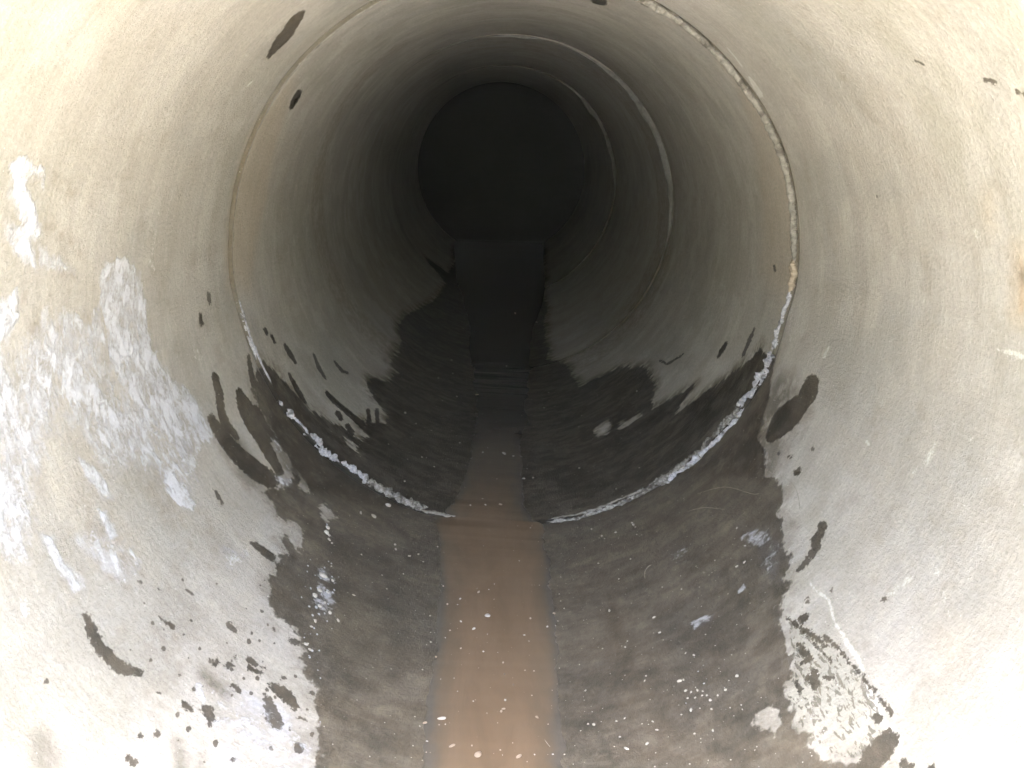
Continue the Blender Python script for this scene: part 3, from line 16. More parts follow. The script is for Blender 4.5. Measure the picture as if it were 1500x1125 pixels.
STONES=[[-0.687,2.532,0.0115,1,"topmost white pebble of a small pile on the wet floor left, just below the joint","pebble"],[-0.6849,2.5,0.0102,1,"grey-white pebble just under the topmost one of the small pile on the left wet floor","pebble"],[-0.6727,2.495,0.0057,1],[-0.6674,2.472,0.0056,1.5],[-0.6545,2.463,0.0045,1.3],[-0.5957,2.754,0.0087,2.4,"slender white chip on the dark floor left, below the joint","chip"],[-0.5453,2.781,0.0088,1.6,"oval grey-white chip just right of the slender white chip","chip"],[-0.5464,2.494,0.0046,1],[-0.442,2.655,0.0049,1.2],[-0.4356,2.625,0.006,1.5],[-0.3824,2.614,0.006,1.8],[-0.3524,2.647,0.0049,1.4],[-0.5043,2.915,0.0131,1.2,"bright white chip lodged against the lower left of the first joint","chip"],[-0.6289,2.339,0.0032,1],[-0.531,2.256,0.0042,1.6],[-0.434,2.364,0.0033,1],[-0.4602,2.431,0.0034,1],[-0.3911,2.487,0.0035,1],[-0.3308,2.606,0.0029,1],[-0.2873,2.739,0.0038,1],[-0.2521,2.475,0.0046,1.5],[-0.6427,2.267,0.0126,1.3,"largest white flat flake in the white patch on the left wet floor","flake"],[-0.609,2.271,0.0063,1.5],[-0.6367,2.19,0.0082,1.4],[-0.6108,2.203,0.0062,1.2],[-0.6444,2.153,0.008,1.2],[-0.608,2.149,0.006,1],[-0.62,2.12,0.007,1.3],[-0.619,1.935,0.0059,1.3],[-0.6032,1.923,0.0055,1.6],[-0.6143,1.942,0.0037,1.2],[-0.6218,2.015,0.0057,1.3],[-0.6161,2.047,0.0058,1.4],[-0.5842,2.116,0.006,1.5],[-0.554,2.102,0.0069,1.4],[-0.1288,2.45,0.0069,2,"flat oval flake floating above the plump white crumb","flake"],[-0.0942,2.469,0.0023,1],[-0.1897,2.403,0.005,1.4],[-0.2316,2.369,0.0045,1.5],[-0.1973,2.368,0.0022,1],[-0.0971,2.314,0.0099,1.4,"plump white crumb floating near the middle of the brown water","crumb"],[-0.182,2.275,0.0047,1.5],[-0.1394,2.24,0.0051,1.9],[-0.2145,2.225,0.0032,1],[-0.2272,2.186,0.0027,1],[-0.096,2.214,0.0021,1],[-0.1762,2.137,0.0037,1.3],[-0.1074,2.126,0.0031,1],[-0.2502,2.09,0.0034,1.2],[-0.2815,2.021,0.0029,1.1],[-0.2806,2.292,0.0039,1],[-0.2717,2.206,0.0025,1],[-0.2679,2.158,0.0037,1.5],[-0.2792,2.14,0.0024,1],[0.1216,2.345,0.0055,1],[0.0947,2.269,0.0054,1.2],[0.0419,2.31,0.0048,1.6],[0.0191,2.219,0.0038,1.6],[0.033,2.189,0.0021,1],[0.1214,2.276,0.0022,1],[0.1297,2.301,0.0026,1],[0.1547,2.366,0.0033,1],[0.1468,2.412,0.0027,1],[0.1453,2.455,0.0028,1],[-0.048,2.079,0.004,1.4],[0.0416,2.046,0.0036,1.3],[-0.0444,2.025,0.0039,2,"small dark brown twig piece floating mid-stream in the brown water","twig"],[-0.0195,1.98,0.0035,1.5,"tiny dark fleck floating just below the brown twig piece","fleck"],[-0.1899,1.996,0.0019,1],[-0.229,1.989,0.0019,1],[-0.1774,1.94,0.0023,1],[-0.1322,1.902,0.0024,1],[-0.0435,1.913,0.0038,1.4],[-0.0475,1.877,0.0048,1.6],[-0.055,1.866,0.004,1.4],[-0.2145,1.826,0.009,2.4,"bright white bone-like stick chip at the left edge of the brown water","chip"],[-0.259,1.807,0.0053,1.5,"white chip just left of the bone-like stick chip","chip"],[-0.2686,1.791,0.0023,1],[-0.2844,1.822,0.0023,1],[0.0424,1.849,0.0066,1.5,"oval beige flake floating right of centre near the bottom","flake"],[0.0313,1.938,0.0023,1],[0.0904,1.965,0.0019,1],[0.117,2.065,0.0024,1],[0.1762,2.068,0.003,1],[0.1745,1.911,0.0022,1],[0.1823,1.95,0.0032,1.6],[0.0705,1.825,0.0024,1],[-0.0644,1.82,0.0022,1],[-0.1145,1.702,0.0128,1.3,"largest pale lobed flake floating on the water at the bottom","flake"],[-0.1817,1.728,0.0066,2,"faint beige crescent flake floating at the bottom left of the stream","flake"],[-0.011,1.703,0.0068,1.9,"slanted pale flake with a dark tip floating at the bottom right of the stream","flake"],[-0.1309,1.731,0.0026,1],[-0.0575,1.721,0.0026,1.2],[-0.0524,1.704,0.0017,1],[0.029,1.711,0.0026,1.2],[0.0761,1.715,0.0029,1],[0.1535,1.795,0.0021,1],[0.1057,1.716,0.0026,1],[-0.2479,1.739,0.0029,1.5],[-0.2794,1.716,0.0021,1],[-0.2464,1.701,0.0024,1],[-0.2545,1.673,0.0017,1],[-0.2201,1.802,0.0021,1],[-0.204,1.805,0.0021,1],[-0.0257,1.748,0.0021,1],[0.4557,2.794,0.0056,1.5],[0.458,2.775,0.0063,1.5],[0.4628,2.754,0.003,1],[0.3014,2.857,0.0039,1],[0.3331,2.782,0.0046,1.3],[0.386,2.773,0.0051,1.5],[0.3213,2.773,0.0033,1],[0.3405,2.756,0.0033,1],[0.4586,2.699,0.003,1],[0.4743,2.68,0.0029,1],[0.2974,2.599,0.0043,1.3],[0.4106,2.557,0.0036,1.4],[0.3533,2.462,0.0034,1.2],[0.2976,2.301,0.0061,1.5,"white oblong pebble lying alone on the wet floor right of the stream","pebble"],[0.4265,2.191,0.0042,2.4],[0.5359,2.266,0.0034,1.2],[0.4811,2.323,0.0028,1],[0.5897,2.23,0.0025,1],[0.6701,2.308,0.0026,1],[0.7818,2.381,0.0044,1.4],[0.7755,2.272,0.0046,2],[0.7483,2.205,0.0045,1.6],[0.722,2.212,0.0041,1.4],[0.3293,2.125,0.0033,1],[0.4284,2.111,0.004,2],[0.2523,2.121,0.0026,1],[0.552,2.014,0.0025,1],[0.5652,1.952,0.0024,1],[0.5724,2.139,0.002,1],[0.3189,2.1,0.004,1.3],[0.4396,1.881,0.0066,1.2,"white two-part pebble above the pebble cluster on the right wet floor","pebble"],[0.4513,1.88,0.0037,1.6],[0.5869,1.803,0.0058,1.1,"lone white pebble to the right of the pebble cluster on the wet floor","pebble"],[0.5222,1.772,0.0035,1],[0.5454,1.778,0.0044,1.3],[0.4472,1.837,0.0045,1.3],[0.4598,1.824,0.0045,1.3],[0.4769,1.822,0.0046,1.5],[0.4893,1.809,0.0044,1],[0.4839,1.796,0.0039,1.3],[0.4957,1.789,0.0035,1],[0.4653,1.799,0.0032,1],[0.4461,1.808,0.0032,1],[0.4997,1.768,0.0045,1.4],[0.445,1.763,0.0049,1.5,"pale oval pebble at the lower end of the pebble cluster","pebble"],[0.4678,1.756,0.0031,1],[0.4951,1.737,0.0034,1],[0.4178,1.76,0.0035,1],[0.4185,1.796,0.0021,1.4],[0.3484,1.931,0.0038,2.2],[0.3555,1.949,0.003,1],[0.1897,1.81,0.0047,1.2,"white pebble on the right floor level with the bone-like stick chip","pebble"],[0.1757,1.816,0.0032,1.3],[0.2726,1.809,0.0039,2],[0.2499,1.806,0.0032,1.5],[0.3418,1.77,0.0032,2],[0.2617,1.702,0.006,2.4,"white pointed shard on the wet floor at the lower right","shard"],[0.3147,1.701,0.0048,1.3],[0.3466,1.737,0.0035,1.8],[0.2506,1.747,0.0028,1.3],[0.2323,1.718,0.0021,1],[0.4344,1.682,0.0034,1.2],[0.4452,1.659,0.002,1],[0.4803,1.669,0.0037,1.4],[0.5663,1.689,0.0033,1.8],[0.5678,1.705,0.0027,1],[0.5399,1.714,0.0027,1.3],[0.4016,1.596,0.0029,1],[0.4458,1.586,0.0026,1.4],[0.4964,1.562,0.0021,1],[0.5565,1.558,0.002,1],[0.564,1.564,0.002,1],[0.3191,1.621,0.0026,1.2],[0.5004,1.956,0.0047,1.5],[0.4807,1.979,0.0031,1.4],[0.5962,1.885,0.0022,1],[0.0853,6.606,0.01,1.6],[0.2491,6.341,0.0118,1.4,"pale pebble furthest inside, at the right edge of the dark pool","pebble"],[-0.3281,6.033,0.0061,1],[-0.004,5.129,0.0088,1.8],[-0.1451,5.051,0.0056,1],[-0.182,4.549,0.0091,1.8],[-0.3066,4.436,0.0058,1.4],[-0.5562,3.882,0.0084,1.4],[-0.3821,4.29,0.0045,1],[-0.4877,3.817,0.0067,1],[-0.2561,3.771,0.005,1],[-0.5836,3.425,0.0036,1],[-0.4205,3.461,0.0046,1],[-0.357,3.407,0.0045,1],[-0.4686,3.155,0.0051,1.5],[0.0937,3.405,0.0055,1],[0.0536,3.404,0.0076,1.4],[0.3069,3.411,0.0055,1.2],[-0.0332,3.687,0.0105,2,"white crumb in the line of scum across the stream behind the joint","crumb"],[-0.1355,3.686,0.0049,1],[0.0125,3.662,0.0049,1.4],[0.6913,3.96,0.0069,1],[0.2268,4.565,0.0047,1],[0.1887,4.311,0.0049,1],[0.3773,4.04,0.0046,1],[0.3489,3.905,0.0045,1],[0.4385,3.088,0.0042,1],[0.5597,3.17,0.0034,1],[0.4535,3.009,0.0035,1],[-0.0519,3.123,0.0085,1.3,"round white bubble-like crumb where the stream crosses the joint","crumb"],[-0.1144,3.107,0.0067,1.5],[-0.1767,3.09,0.0042,1],[-0.4813,3.375,0.0036,1],[-0.3772,5.099,0.0065,1],[-0.3534,4.84,0.0062,1],[-0.4328,4.644,0.006,1],[-0.1716,5.29,0.0045,1]]
EXPOSURE = 4.45

random.seed(7); rng = np.random.default_rng(7)
scene = bpy.context.scene
COL = scene.collection
PI = math.pi

# ------------------------------------------------------------------ helpers
def link(o, parent=None):
    COL.objects.link(o)
    if parent: o.parent = parent
    return o
def tag(o, label=None, cat=None, group=None, kind=None):
    for k, v in (('label', label), ('category', cat), ('group', group), ('kind', kind)):
        if v: o[k] = v
    return o
def mesh_obj(name, co, faces, mat, parent=None, smooth=True, attrs=None):
    me = bpy.data.meshes.new(name)
    co = np.asarray(co, np.float32); faces = np.asarray(faces, np.int32)
    n, k = faces.shape
    me.vertices.add(len(co)); me.vertices.foreach_set('co', co.ravel())
    me.loops.add(n * k); me.loops.foreach_set('vertex_index', faces.ravel())
    me.polygons.add(n); me.polygons.foreach_set('loop_start', np.arange(n, dtype=np.int32) * k)
    me.polygons.foreach_set('use_smooth', np.full(n, smooth))
    me.update(calc_edges=True)
    for nm, arr in (attrs or {}).items():
        a = me.attributes.new(nm, 'FLOAT', 'POINT'); a.data.foreach_set('value', np.asarray(arr, np.float32).ravel())
    me.materials.append(mat); me.validate()
    return link(bpy.data.objects.new(name, me), parent)
def grid_faces(nr, nc, wrap, flip=False):
    i = np.arange(nr - 1)[:, None]; j = np.arange(nc if wrap else nc - 1)[None, :]
    a = i * nc + j; b = i * nc + (j + 1) % nc; c = (i + 1) * nc + (j + 1) % nc; d = (i + 1) * nc + j
    f = np.stack([a, b, c, d] if not flip else [a, d, c, b], -1)
    return f.reshape(-1, 4)
def sdist(px, py, poly):
    """signed distance to a polygon in surface metres, positive inside"""
    poly = np.array(poly, float); q = np.roll(poly, -1, 0)
    d2 = np.full(px.shape, 1e9); ins = np.zeros(px.shape, bool)
    for (ax, ay), (bx, by) in zip(poly, q):
        ex, ey = bx - ax, by - ay; wx, wy = px - ax, py - ay
        t = np.clip((wx * ex + wy * ey) / (ex * ex + ey * ey + 1e-12), 0, 1)
        d2 = np.minimum(d2, (wx - t * ex) ** 2 + (wy - t * ey) ** 2)
        if ey: ins ^= ((ay > py) != (by > py)) & (px < ex * (py - ay) / ey + ax)
    d = np.sqrt(d2)
    return np.where(ins, d, -d)
def smooth(e0, e1, x):
    t = np.clip((x - e0) / (e1 - e0 + 1e-9), 0, 1); return t * t * (3 - 2 * t)
def fields(s, y):
    """marks on the pipe wall: wetting, stains, deposits, in metres round (s) and along (y) the bore"""
    out = {}
    def sdfield(shapes, lim):
        f = np.full(s.shape, -lim)
        for pts, w, soft in shapes:
            p = np.array(pts); m = lim + .01
            k = (s > p[:, 0].min() - m) & (s < p[:, 0].max() + m) & (y > p[:, 1].min() - m) & (y < p[:, 1].max() + m)
            if k.any(): f[k] = np.maximum(f[k], np.clip(sdist(s[k], y[k], p), -lim, lim))
        return f
    wet = sdfield(MARKS['wet'], .12); dry = sdfield(MARKS['dry'], .12)
    # beyond the third joint the whole invert stays wet, and so does the lip of the pipe mouth
    out['wet'] = np.minimum(wet, -dry)
    out['spot'] = sdfield(MARKS['spot'], .03)
    for kname in ('crust', 'spatter', 'scrub', 'damp', 'tan', 'pale', 'smudge', 'speck'):
        f = np.zeros(s.shape)
        for pts, w, soft in MARKS[kname]:
            p = np.array(pts); sf = max(soft * 1.3, .006); m = sf + .01
            k = (s > p[:, 0].min() - m) & (s < p[:, 0].max() + m) & (y > p[:, 1].min() - m) & (y < p[:, 1].max() + m)
            if k.any():
                d = sdist(s[k], y[k], p); f[k] = np.maximum(f[k], w * smooth(-sf, sf, d))
        out[kname] = f
    return out
# smooth wandering noise along a closed ring
def ring_noise(s, seed, octs=(3, 7, 15, 31), amps=(1, .6, .4, .3)):
    r = np.random.default_rng(seed); v = np.zeros_like(s)
    for o, a in zip(octs, amps):
        for k in range(3): v += a * r.normal() * np.sin((o + k) * s + r.uniform(0, 6.28)) / 1.7
    return v / 1.5

def vnoise(P, scale, octs=4, rough=.55, seed=0):
    """fractal value noise in 0..1 at points P (..., 3)"""
    out = np.zeros(P.shape[:-1]); amp = 1.0; tot = 0.0
    Q = np.asarray(P, float) * scale + 13.7 * (seed + 1)
    def h(i, j, k):
        n = (i * 374761393 + j * 668265263 + k * 2147483647 + seed * 97531) & 0xffffffff
        n = ((n ^ (n >> 13)) * 1274126177) & 0xffffffff
        n = ((n ^ (n >> 16)) * 2246822519) & 0xffffffff
        return ((n ^ (n >> 15)) & 0xffffff) / 16777215.0
    for o in range(octs):
        I = np.floor(Q).astype(np.int64); F = Q - I; F = F * F * (3 - 2 * F)
        i, j, k = I[..., 0], I[..., 1], I[..., 2]; fx, fy, fz = F[..., 0], F[..., 1], F[..., 2]
        v = 0
        for dx in (0, 1):
            for dy in (0, 1):
                for dz in (0, 1):
                    v = v + h(i + dx, j + dy, k + dz) * (fx if dx else 1 - fx) * (fy if dy else 1 - fy) * (fz if dz else 1 - fz)
        out += amp * v; tot += amp; amp *= rough; Q = Q * 2.03 + 5.1
    out /= tot
    return np.clip((out - .5) * 1.7 + .5, 0, 1)
def lerp(f, a, b):
    f = np.asarray(f)[..., None]; return np.asarray(a) * (1 - f) + np.asarray(b) * f
def bake(co, A):
    """own colour of the dry wall, its wet colour, and roughened wetting line, at every wall vertex"""
    ring = co * np.array([.8, 9, .8]); ringm = co * np.array([1, 5, 1.])
    n_low = vnoise(co, 1.3, 5, .6, 1); n_mid = vnoise(co, 9, 4, .6, 2); n_ring = vnoise(ring, 1.6, 5, .6, 3)
    c = lerp(smooth(.35, .65, n_low), (.375, .366, .322), (.405, .387, .348))
    c = lerp(smooth(.35, .8, n_mid) * .8, c, (.45, .437, .405))
    c = lerp(smooth(.3, .8, n_ring) * .32, c, (.325, .31, .27))
    c = lerp(smooth(.5, .8, vnoise(ringm, 2.4, 6, .7, 4)) * .28, c, (.53, .51, .455))
    c = lerp(smooth(.52, .8, vnoise(co, 2.6, 6, .7, 5)) * .4, c, (.30, .30, .28))
    c = lerp(smooth(.62, .85, vnoise(co, 14, 5, .7, 15)) * .35, c, (.30, .28, .24))
    c = lerp(A['tan'] * (.7 + .5 * n_mid).clip(0, 1), c, lerp(smooth(.6, .85, A['tan']), (.45, .385, .295), (.46, .29, .14)))
    c = lerp(A['smudge'] * smooth(.3, .62, vnoise(co, 45, 4, .7, 6)), c, (.20, .165, .125))
    n24 = vnoise(co * np.array([1, 1.6, 1]), 24, 5, .7, 7)
    c = lerp(A['scrub'] * .5, c, (.39, .39, .33))
    film = smooth(.18, .75, A['crust'] + (vnoise(co * np.array([1, 1.3, 1]), 13, 6, .75, 31) - .5) * 1.5) * smooth(.01, .12, A['crust'])
    A['crust'] = np.clip(A['crust'] + (vnoise(co * np.array([1, 1.4, 1]), 15, 6, .75, 32) - .5) * .95, 0, 1) * smooth(.01, .15, A['crust'])
    c = lerp(film * (.35 + .6 * smooth(.3, .7, n24)), c, lerp(n24, (.34, .345, .355), (.52, .53, .56)))
    dm = A['damp'] * smooth(.05, .6, vnoise(co, 20, 5, .7, 8))
    halo = smooth(-.075, -.002, A['wet']) * smooth(.25, .7, vnoise(co * np.array([1, 2.2, 1]), 15, 5, .72, 41))
    dm = np.maximum(dm, halo * lerp(smooth(2.9, 3.1, co[..., 1]), (.38,), (.85,))[..., 0])
    c = c * lerp(dm, (1, 1, 1), (.32, .29, .25))
    wm = lerp(smooth(.3, .72, vnoise(co, 6, 5, .65, 9)), (.205, .197, .183), (.285, .266, .238))
    wm = lerp(smooth(.45, .8, vnoise(co * np.array([1, .8, 1]), 38, 5, .75, 19)) * .2, wm, (.47, .43, .375))
    wm = wm * (1 - .15 * smooth(.5, .75, vnoise(co, 19, 5, .7, 23)))[..., None]
    wm = lerp(smooth(.55, .85, vnoise(co * np.array([1, .6, 1]), 22, 6, .7, 10)) * .42, wm, (.42, .385, .335))
    wm = wm * (1 - .14 * smooth(.5, .8, vnoise(ring, 3, 4, .6, 12)))[..., None]
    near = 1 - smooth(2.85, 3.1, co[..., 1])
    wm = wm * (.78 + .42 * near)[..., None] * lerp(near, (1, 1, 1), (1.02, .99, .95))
    c = c * np.array([.785, .762, .735])
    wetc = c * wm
    inner = smooth(2.9, 3.1, co[..., 1])
    far = A['wet'] + (vnoise(ringm, 16, 4, .65, 11) - .5) * .05 * inner + (vnoise(co * np.array([1, 7, 1]), 34, 3, .6, 14) - .5) * .022 * inner
    far = far + (1 - inner) * ((vnoise(co * np.array([1, 1.3, 1]), 20, 6, .72, 21) - .5) * .055 + (vnoise(co, 7, 3, .6, 22) - .5) * .02)
    A['wet'] = far
    return c, wetc

# ------------------------------------------------------------------ materials
def newmat(name):
    m = bpy.data.materials.new(name); m.use_nodes = True
    nt = m.node_tree; nt.nodes.clear()
    return m, G(nt)
class G:
    def __init__(s, nt): s.nt = nt
    def n(s, t, ins=None, **kw):
        nd = s.nt.nodes.new(t)
        for k, v in kw.items(): setattr(nd, k, v)
        for k, v in (ins or {}).items(): s.put(nd.inputs[k], v)
        return nd
    def put(s, sock, v):
        if isinstance(v, bpy.types.NodeSocket): s.nt.links.new(v, sock)
        elif hasattr(v, 'outputs'): s.nt.links.new(v.outputs[0], sock)
        else:
            if isinstance(v, tuple) and len(v) == 3 and sock.type == 'RGBA': v = (*v, 1)
            sock.default_value = v
    def math(s, op, a, b=0.0, c=0.0, clamp=False):
        nd = s.n('ShaderNodeMath', operation=op, use_clamp=clamp)
        for i, v in enumerate((a, b, c)): s.put(nd.inputs[i], v)
        return nd.outputs[0]
    def mix(s, f, a, b, bt='MIX'):
        nd = s.n('ShaderNodeMix', data_type='RGBA', blend_type=bt)
        s.put(nd.inputs[0], f); s.put(nd.inputs[6], a); s.put(nd.inputs[7], b)
        return nd.outputs[2]
    def attr(s, name): return s.n('ShaderNodeAttribute', attribute_name=name).outputs['Fac']
    def rng(s, v, a, b, c=0.0, d=1.0, smooth=True):
        nd = s.n('ShaderNodeMapRange', interpolation_type='SMOOTHSTEP' if smooth else 'LINEAR')
        for i, x in enumerate((v, a, b, c, d)): s.put(nd.inputs[i], x)
        return nd.outputs[0]
    def noise(s, vec, scale, detail=4, rough=.55, dist=0.0):
        return s.n('ShaderNodeTexNoise', {'Vector': vec, 'Scale': scale, 'Detail': detail, 'Roughness': rough, 'Distortion': dist}).outputs[0]
    def vmul(s, vec, v):
        return s.n('ShaderNodeVectorMath', {0: vec, 1: v}, operation='MULTIPLY').outputs[0]
    def voro(s, vec, scale, rand=1.0):
        return s.n('ShaderNodeTexVoronoi', {'Vector': vec, 'Scale': scale, 'Randomness': rand})

def concrete(level):
    m, g = newmat('aged_concrete')
    pos = g.n('ShaderNodeNewGeometry').outputs['Position']
    A = {k: g.attr(k) for k in ('wet', 'spot', 'crust', 'spatter', 'scrub', 'pale', 'speck')}
    dry = g.n('ShaderNodeAttribute', attribute_name='dry_colour').outputs['Color']
    wetc = g.n('ShaderNodeAttribute', attribute_name='wet_colour').outputs['Color']
    fine = g.noise(pos, 95, 6 if level == 0 else 3, .72)
    ringf = g.noise(g.vmul(pos, (1.6, 60.0, 1.6)), 1.5, 2, .6)
    fr2 = g.noise(pos, 78, 3, .65)
    v = g.math('ADD', g.math('MULTIPLY', ringf, .20), g.math('MULTIPLY', fine, .72)); v = g.math('ADD', v, .51)
    V = g.n('ShaderNodeCombineColor', {0: v, 1: v, 2: v}).outputs[0]
    e = g.math('ADD', A['wet'], g.math('MULTIPLY', g.math('SUBTRACT', fr2, .5), .022))
    w = g.rng(e, -.0045 if level == 0 else -.003, .008 if level == 0 else .003)
    if level < 2:
        e2 = g.math('ADD', A['spot'], g.math('MULTIPLY', g.math('SUBTRACT', fr2, .5), .036))
        spot = g.rng(e2, -.0024, .0024)
        w = g.math('MAXIMUM', w, g.math('MULTIPLY', spot, g.rng(fine, .2, .5, .8, 1.0)))
        pale = g.math('ADD', A['pale'], g.math('MULTIPLY', g.math('SUBTRACT', g.noise(pos, 85, 5, .78), .5), 1.9))
        pale = g.math('MULTIPLY', g.rng(pale, .38, .80), g.rng(A['pale'], .02, .2))
        dry = g.mix(g.math('MULTIPLY', pale, .8), dry, (.50, .485, .44))
    if level == 0:
        vo = g.voro(g.vmul(pos, (1, .7, 1)), 42)
        rad = g.math('MULTIPLY', A['spatter'], g.math('MULTIPLY', g.rng(g.n('ShaderNodeSeparateColor', {0: vo.outputs['Color']}).outputs[0], .45, 1.0, 0, 1, False), .62))
        wob = g.math('ADD', vo.outputs['Distance'], g.math('MULTIPLY', g.math('SUBTRACT', fr2, .5), .5))
        drops = g.math('MULTIPLY', g.rng(g.math('SUBTRACT', rad, wob), -.03, .03), g.rng(A['spatter'], .02, .1))
        sc = g.noise(g.vmul(pos, (14, 5.5, 14)), 6.0, 4, .62, .5)
        scd = g.math('MULTIPLY', g.rng(sc, .535, .56), g.rng(A['scrub'], .4, .6))
        w = g.math('MAXIMUM', w, g.math('MAXIMUM', drops, g.math('MULTIPLY', scd, .75)))
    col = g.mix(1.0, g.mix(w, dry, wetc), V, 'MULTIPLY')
    if level < 2: col = g.mix(g.math('MULTIPLY', spot, .42), col, g.mix(1.0, col, (.35, .34, .32), 'MULTIPLY'))
    h = g.math('ADD', g.math('MULTIPLY', fine, 2.4), g.math('MULTIPLY', ringf, .3))
    if level == 0:
        nc = g.noise(g.vmul(pos, (1, 1.5, 1)), 24, 8, .76, .3)
        cr = g.math('ADD', A['crust'], g.math('MULTIPLY', g.math('SUBTRACT', nc, .5), 2.6))
        crust = g.math('MULTIPLY', g.rng(cr, .42, .95), g.rng(A['crust'], .03, .25))
        col = g.mix(g.math('MULTIPLY', crust, g.math('SUBTRACT', 1.0, g.math('MULTIPLY', w, .3))), col, g.mix(fine, (.36, .365, .385), (.58, .585, .61)))
        vs = g.voro(g.vmul(pos, (1, .8, 1)), 75)
        srad = g.math('MULTIPLY', g.math('MULTIPLY', A['speck'], g.rng(g.n('ShaderNodeSeparateColor', {0: vs.outputs['Color']}).outputs[0], .35, 1, 0, 1, False)), .55)
        wobs = g.math('ADD', vs.outputs['Distance'], g.math('MULTIPLY', g.math('SUBTRACT', fr2, .5), .6))
        speck = g.math('MULTIPLY', g.rng(g.math('SUBTRACT', srad, wobs), -.02, .1), g.rng(A['speck'], .02, .1))
        col = g.mix(speck, col, (.40, .415, .44))
        h = g.math('ADD', h, g.math('MULTIPLY', crust, 1.3))
    if level < 2:
        vg = g.voro(pos, 105); pick = g.n('ShaderNodeSeparateColor', {0: vg.outputs['Color']}).outputs[0]
        size = g.rng(pick, .86, 1.0, .03, .20, False)
        gs = g.math('MULTIPLY', g.rng(g.math('SUBTRACT', size, vg.outputs['Distance']), .0, .04), g.rng(pick, .86, .865, 0, 1, False))
        col = g.mix(g.math('MULTIPLY', gs, .75), col, (.52, .50, .45))
        dk = g.math('MULTIPLY', g.rng(vg.outputs['Distance'], .12, .07), g.rng(pick, .05, .045, 0, 1, False))
        col = g.mix(g.math('MULTIPLY', dk, .8), col, g.mix(1.0, col, (.35, .32, .28), 'MULTIPLY'))
    rough = g.math('SUBTRACT', .88, g.math('MULTIPLY', w, .32))
    bump = g.n('ShaderNodeBump', {'Height': h, 'Distance': .002, 'Strength': .85})
    b = g.n('ShaderNodeBsdfPrincipled', {'Base Color': col, 'Roughness': rough, 'Normal': bump.outputs[0], 'Specular IOR Level': .35})
    g.n('ShaderNodeOutputMaterial', {0: b})
    return m

def murky_water():
    m, g = newmat('murky_water')
    pos = g.n('ShaderNodeNewGeometry').outputs['Position']
    dep = g.attr('depth'); falloff = g.attr('light_falloff')
    n = g.rng(g.noise(g.vmul(pos, (1, .28, 1)), 9, 5, .65, .6), .3, .7)
    dd = g.math('ADD', dep, g.math('MULTIPLY', g.math('SUBTRACT', n, .5), .004))
    k = g.rng(dd, .0010, .0080)
    k2 = g.rng(dd, .006, .018)
    silt = g.mix(n, (.112, .078, .049), (.134, .095, .061))
    shallow = g.mix(n, (.098, .074, .050), (.115, .088, .060))
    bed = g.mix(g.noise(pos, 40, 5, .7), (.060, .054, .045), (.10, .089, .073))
    bed = g.mix(g.rng(falloff, .0, .5), (.030, .029, .027), bed)  # far bed painted darker, standing in for fading light
    col = g.mix(g.math('MULTIPLY', k, falloff), bed, g.mix(k2, shallow, silt))
    vg = g.voro(pos, 95); pick = g.rng(g.n('ShaderNodeSeparateColor', {0: vg.outputs['Color']}).outputs[0], .90, .91, 0, 1, False)
    col = g.mix(g.math('MULTIPLY', g.math('MULTIPLY', g.rng(vg.outputs['Distance'], .13, .05), pick), .6), col, (.5, .42, .33))
    h = g.noise(g.vmul(pos, (1, .6, 1)), 22, 3, .5)
    bump = g.n('ShaderNodeBump', {'Height': h, 'Distance': .0012, 'Strength': .35})
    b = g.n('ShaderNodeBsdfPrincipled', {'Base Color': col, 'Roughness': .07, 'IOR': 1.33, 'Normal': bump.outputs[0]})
    g.n('ShaderNodeOutputMaterial', {0: b})
    return m

def lumpy(name, c1, c2, c3, scale=60, bump_d=.004, rough=.85, dark=.5):
    m, g = newmat(name)
    pos = g.n('ShaderNodeTexCoord').outputs['Object']
    a = g.noise(pos, scale, 7, .7); b_ = g.noise(pos, scale * .3, 5, .65, .5)
    col = g.mix(g.rng(a, .35, .65), c1, c2)
    col = g.mix(g.math('MULTIPLY', g.rng(b_, dark, dark + .14), .85), col, c3)
    bump = g.n('ShaderNodeBump', {'Height': g.noise(pos, scale * 2.2, 6, .75), 'Distance': bump_d, 'Strength': .9})
    b = g.n('ShaderNodeBsdfPrincipled', {'Base Color': col, 'Roughness': rough, 'Normal': bump.outputs[0], 'Specular IOR Level': .3})
    g.n('ShaderNodeOutputMaterial', {0: b})
    return m

M_con = [concrete(0), concrete(1), concrete(2)]
M_wat = murky_water()
M_mortar = lumpy('tan_mortar', (.18, .168, .145), (.27, .255, .225), (.09, .08, .066), 55)
M_tanm = lumpy('ochre_mortar', (.29, .24, .175), (.36, .305, .235), (.20, .16, .11), 60)
M_lime = lumpy('lime_crust', (.24, .24, .255), (.46, .455, .475), (.10, .095, .09), 90, .005, .8, .52)
M_dirty = lumpy('dirty_lime_crust', (.14, .13, .11), (.36, .35, .33), (.06, .052, .045), 70, .006, .85, .46)
M_band = lumpy('joint_mortar_band', (.15, .147, .138), (.20, .196, .185), (.10, .097, .09), 40, .003, .9, .55)
M_gask = lumpy('rubber_gasket', (.02, .019, .018), (.035, .032, .03), (.05, .045, .04), 30, .002, .6)
M_stone = lumpy('pale_grit', (.25, .235, .205), (.42, .40, .355), (.17, .155, .13), 220, .0012, .75, .55)
M_foam = lumpy('sodden_flake', (.23, .175, .13), (.32, .26, .20), (.18, .135, .095), 180, .001, .5, .6)
M_twig = lumpy('dark_twig', (.05, .035, .02), (.09, .065, .04), (.03, .02, .015), 150, .001, .6)
M_straw = lumpy('dry_root', (.22, .20, .16), (.32, .29, .24), (.14, .12, .09), 150, .0005, .7)
M_bulk = lumpy('bulkhead_concrete', (.050, .050, .048), (.056, .056, .053), (.046, .046, .044), 2, .004, .9)
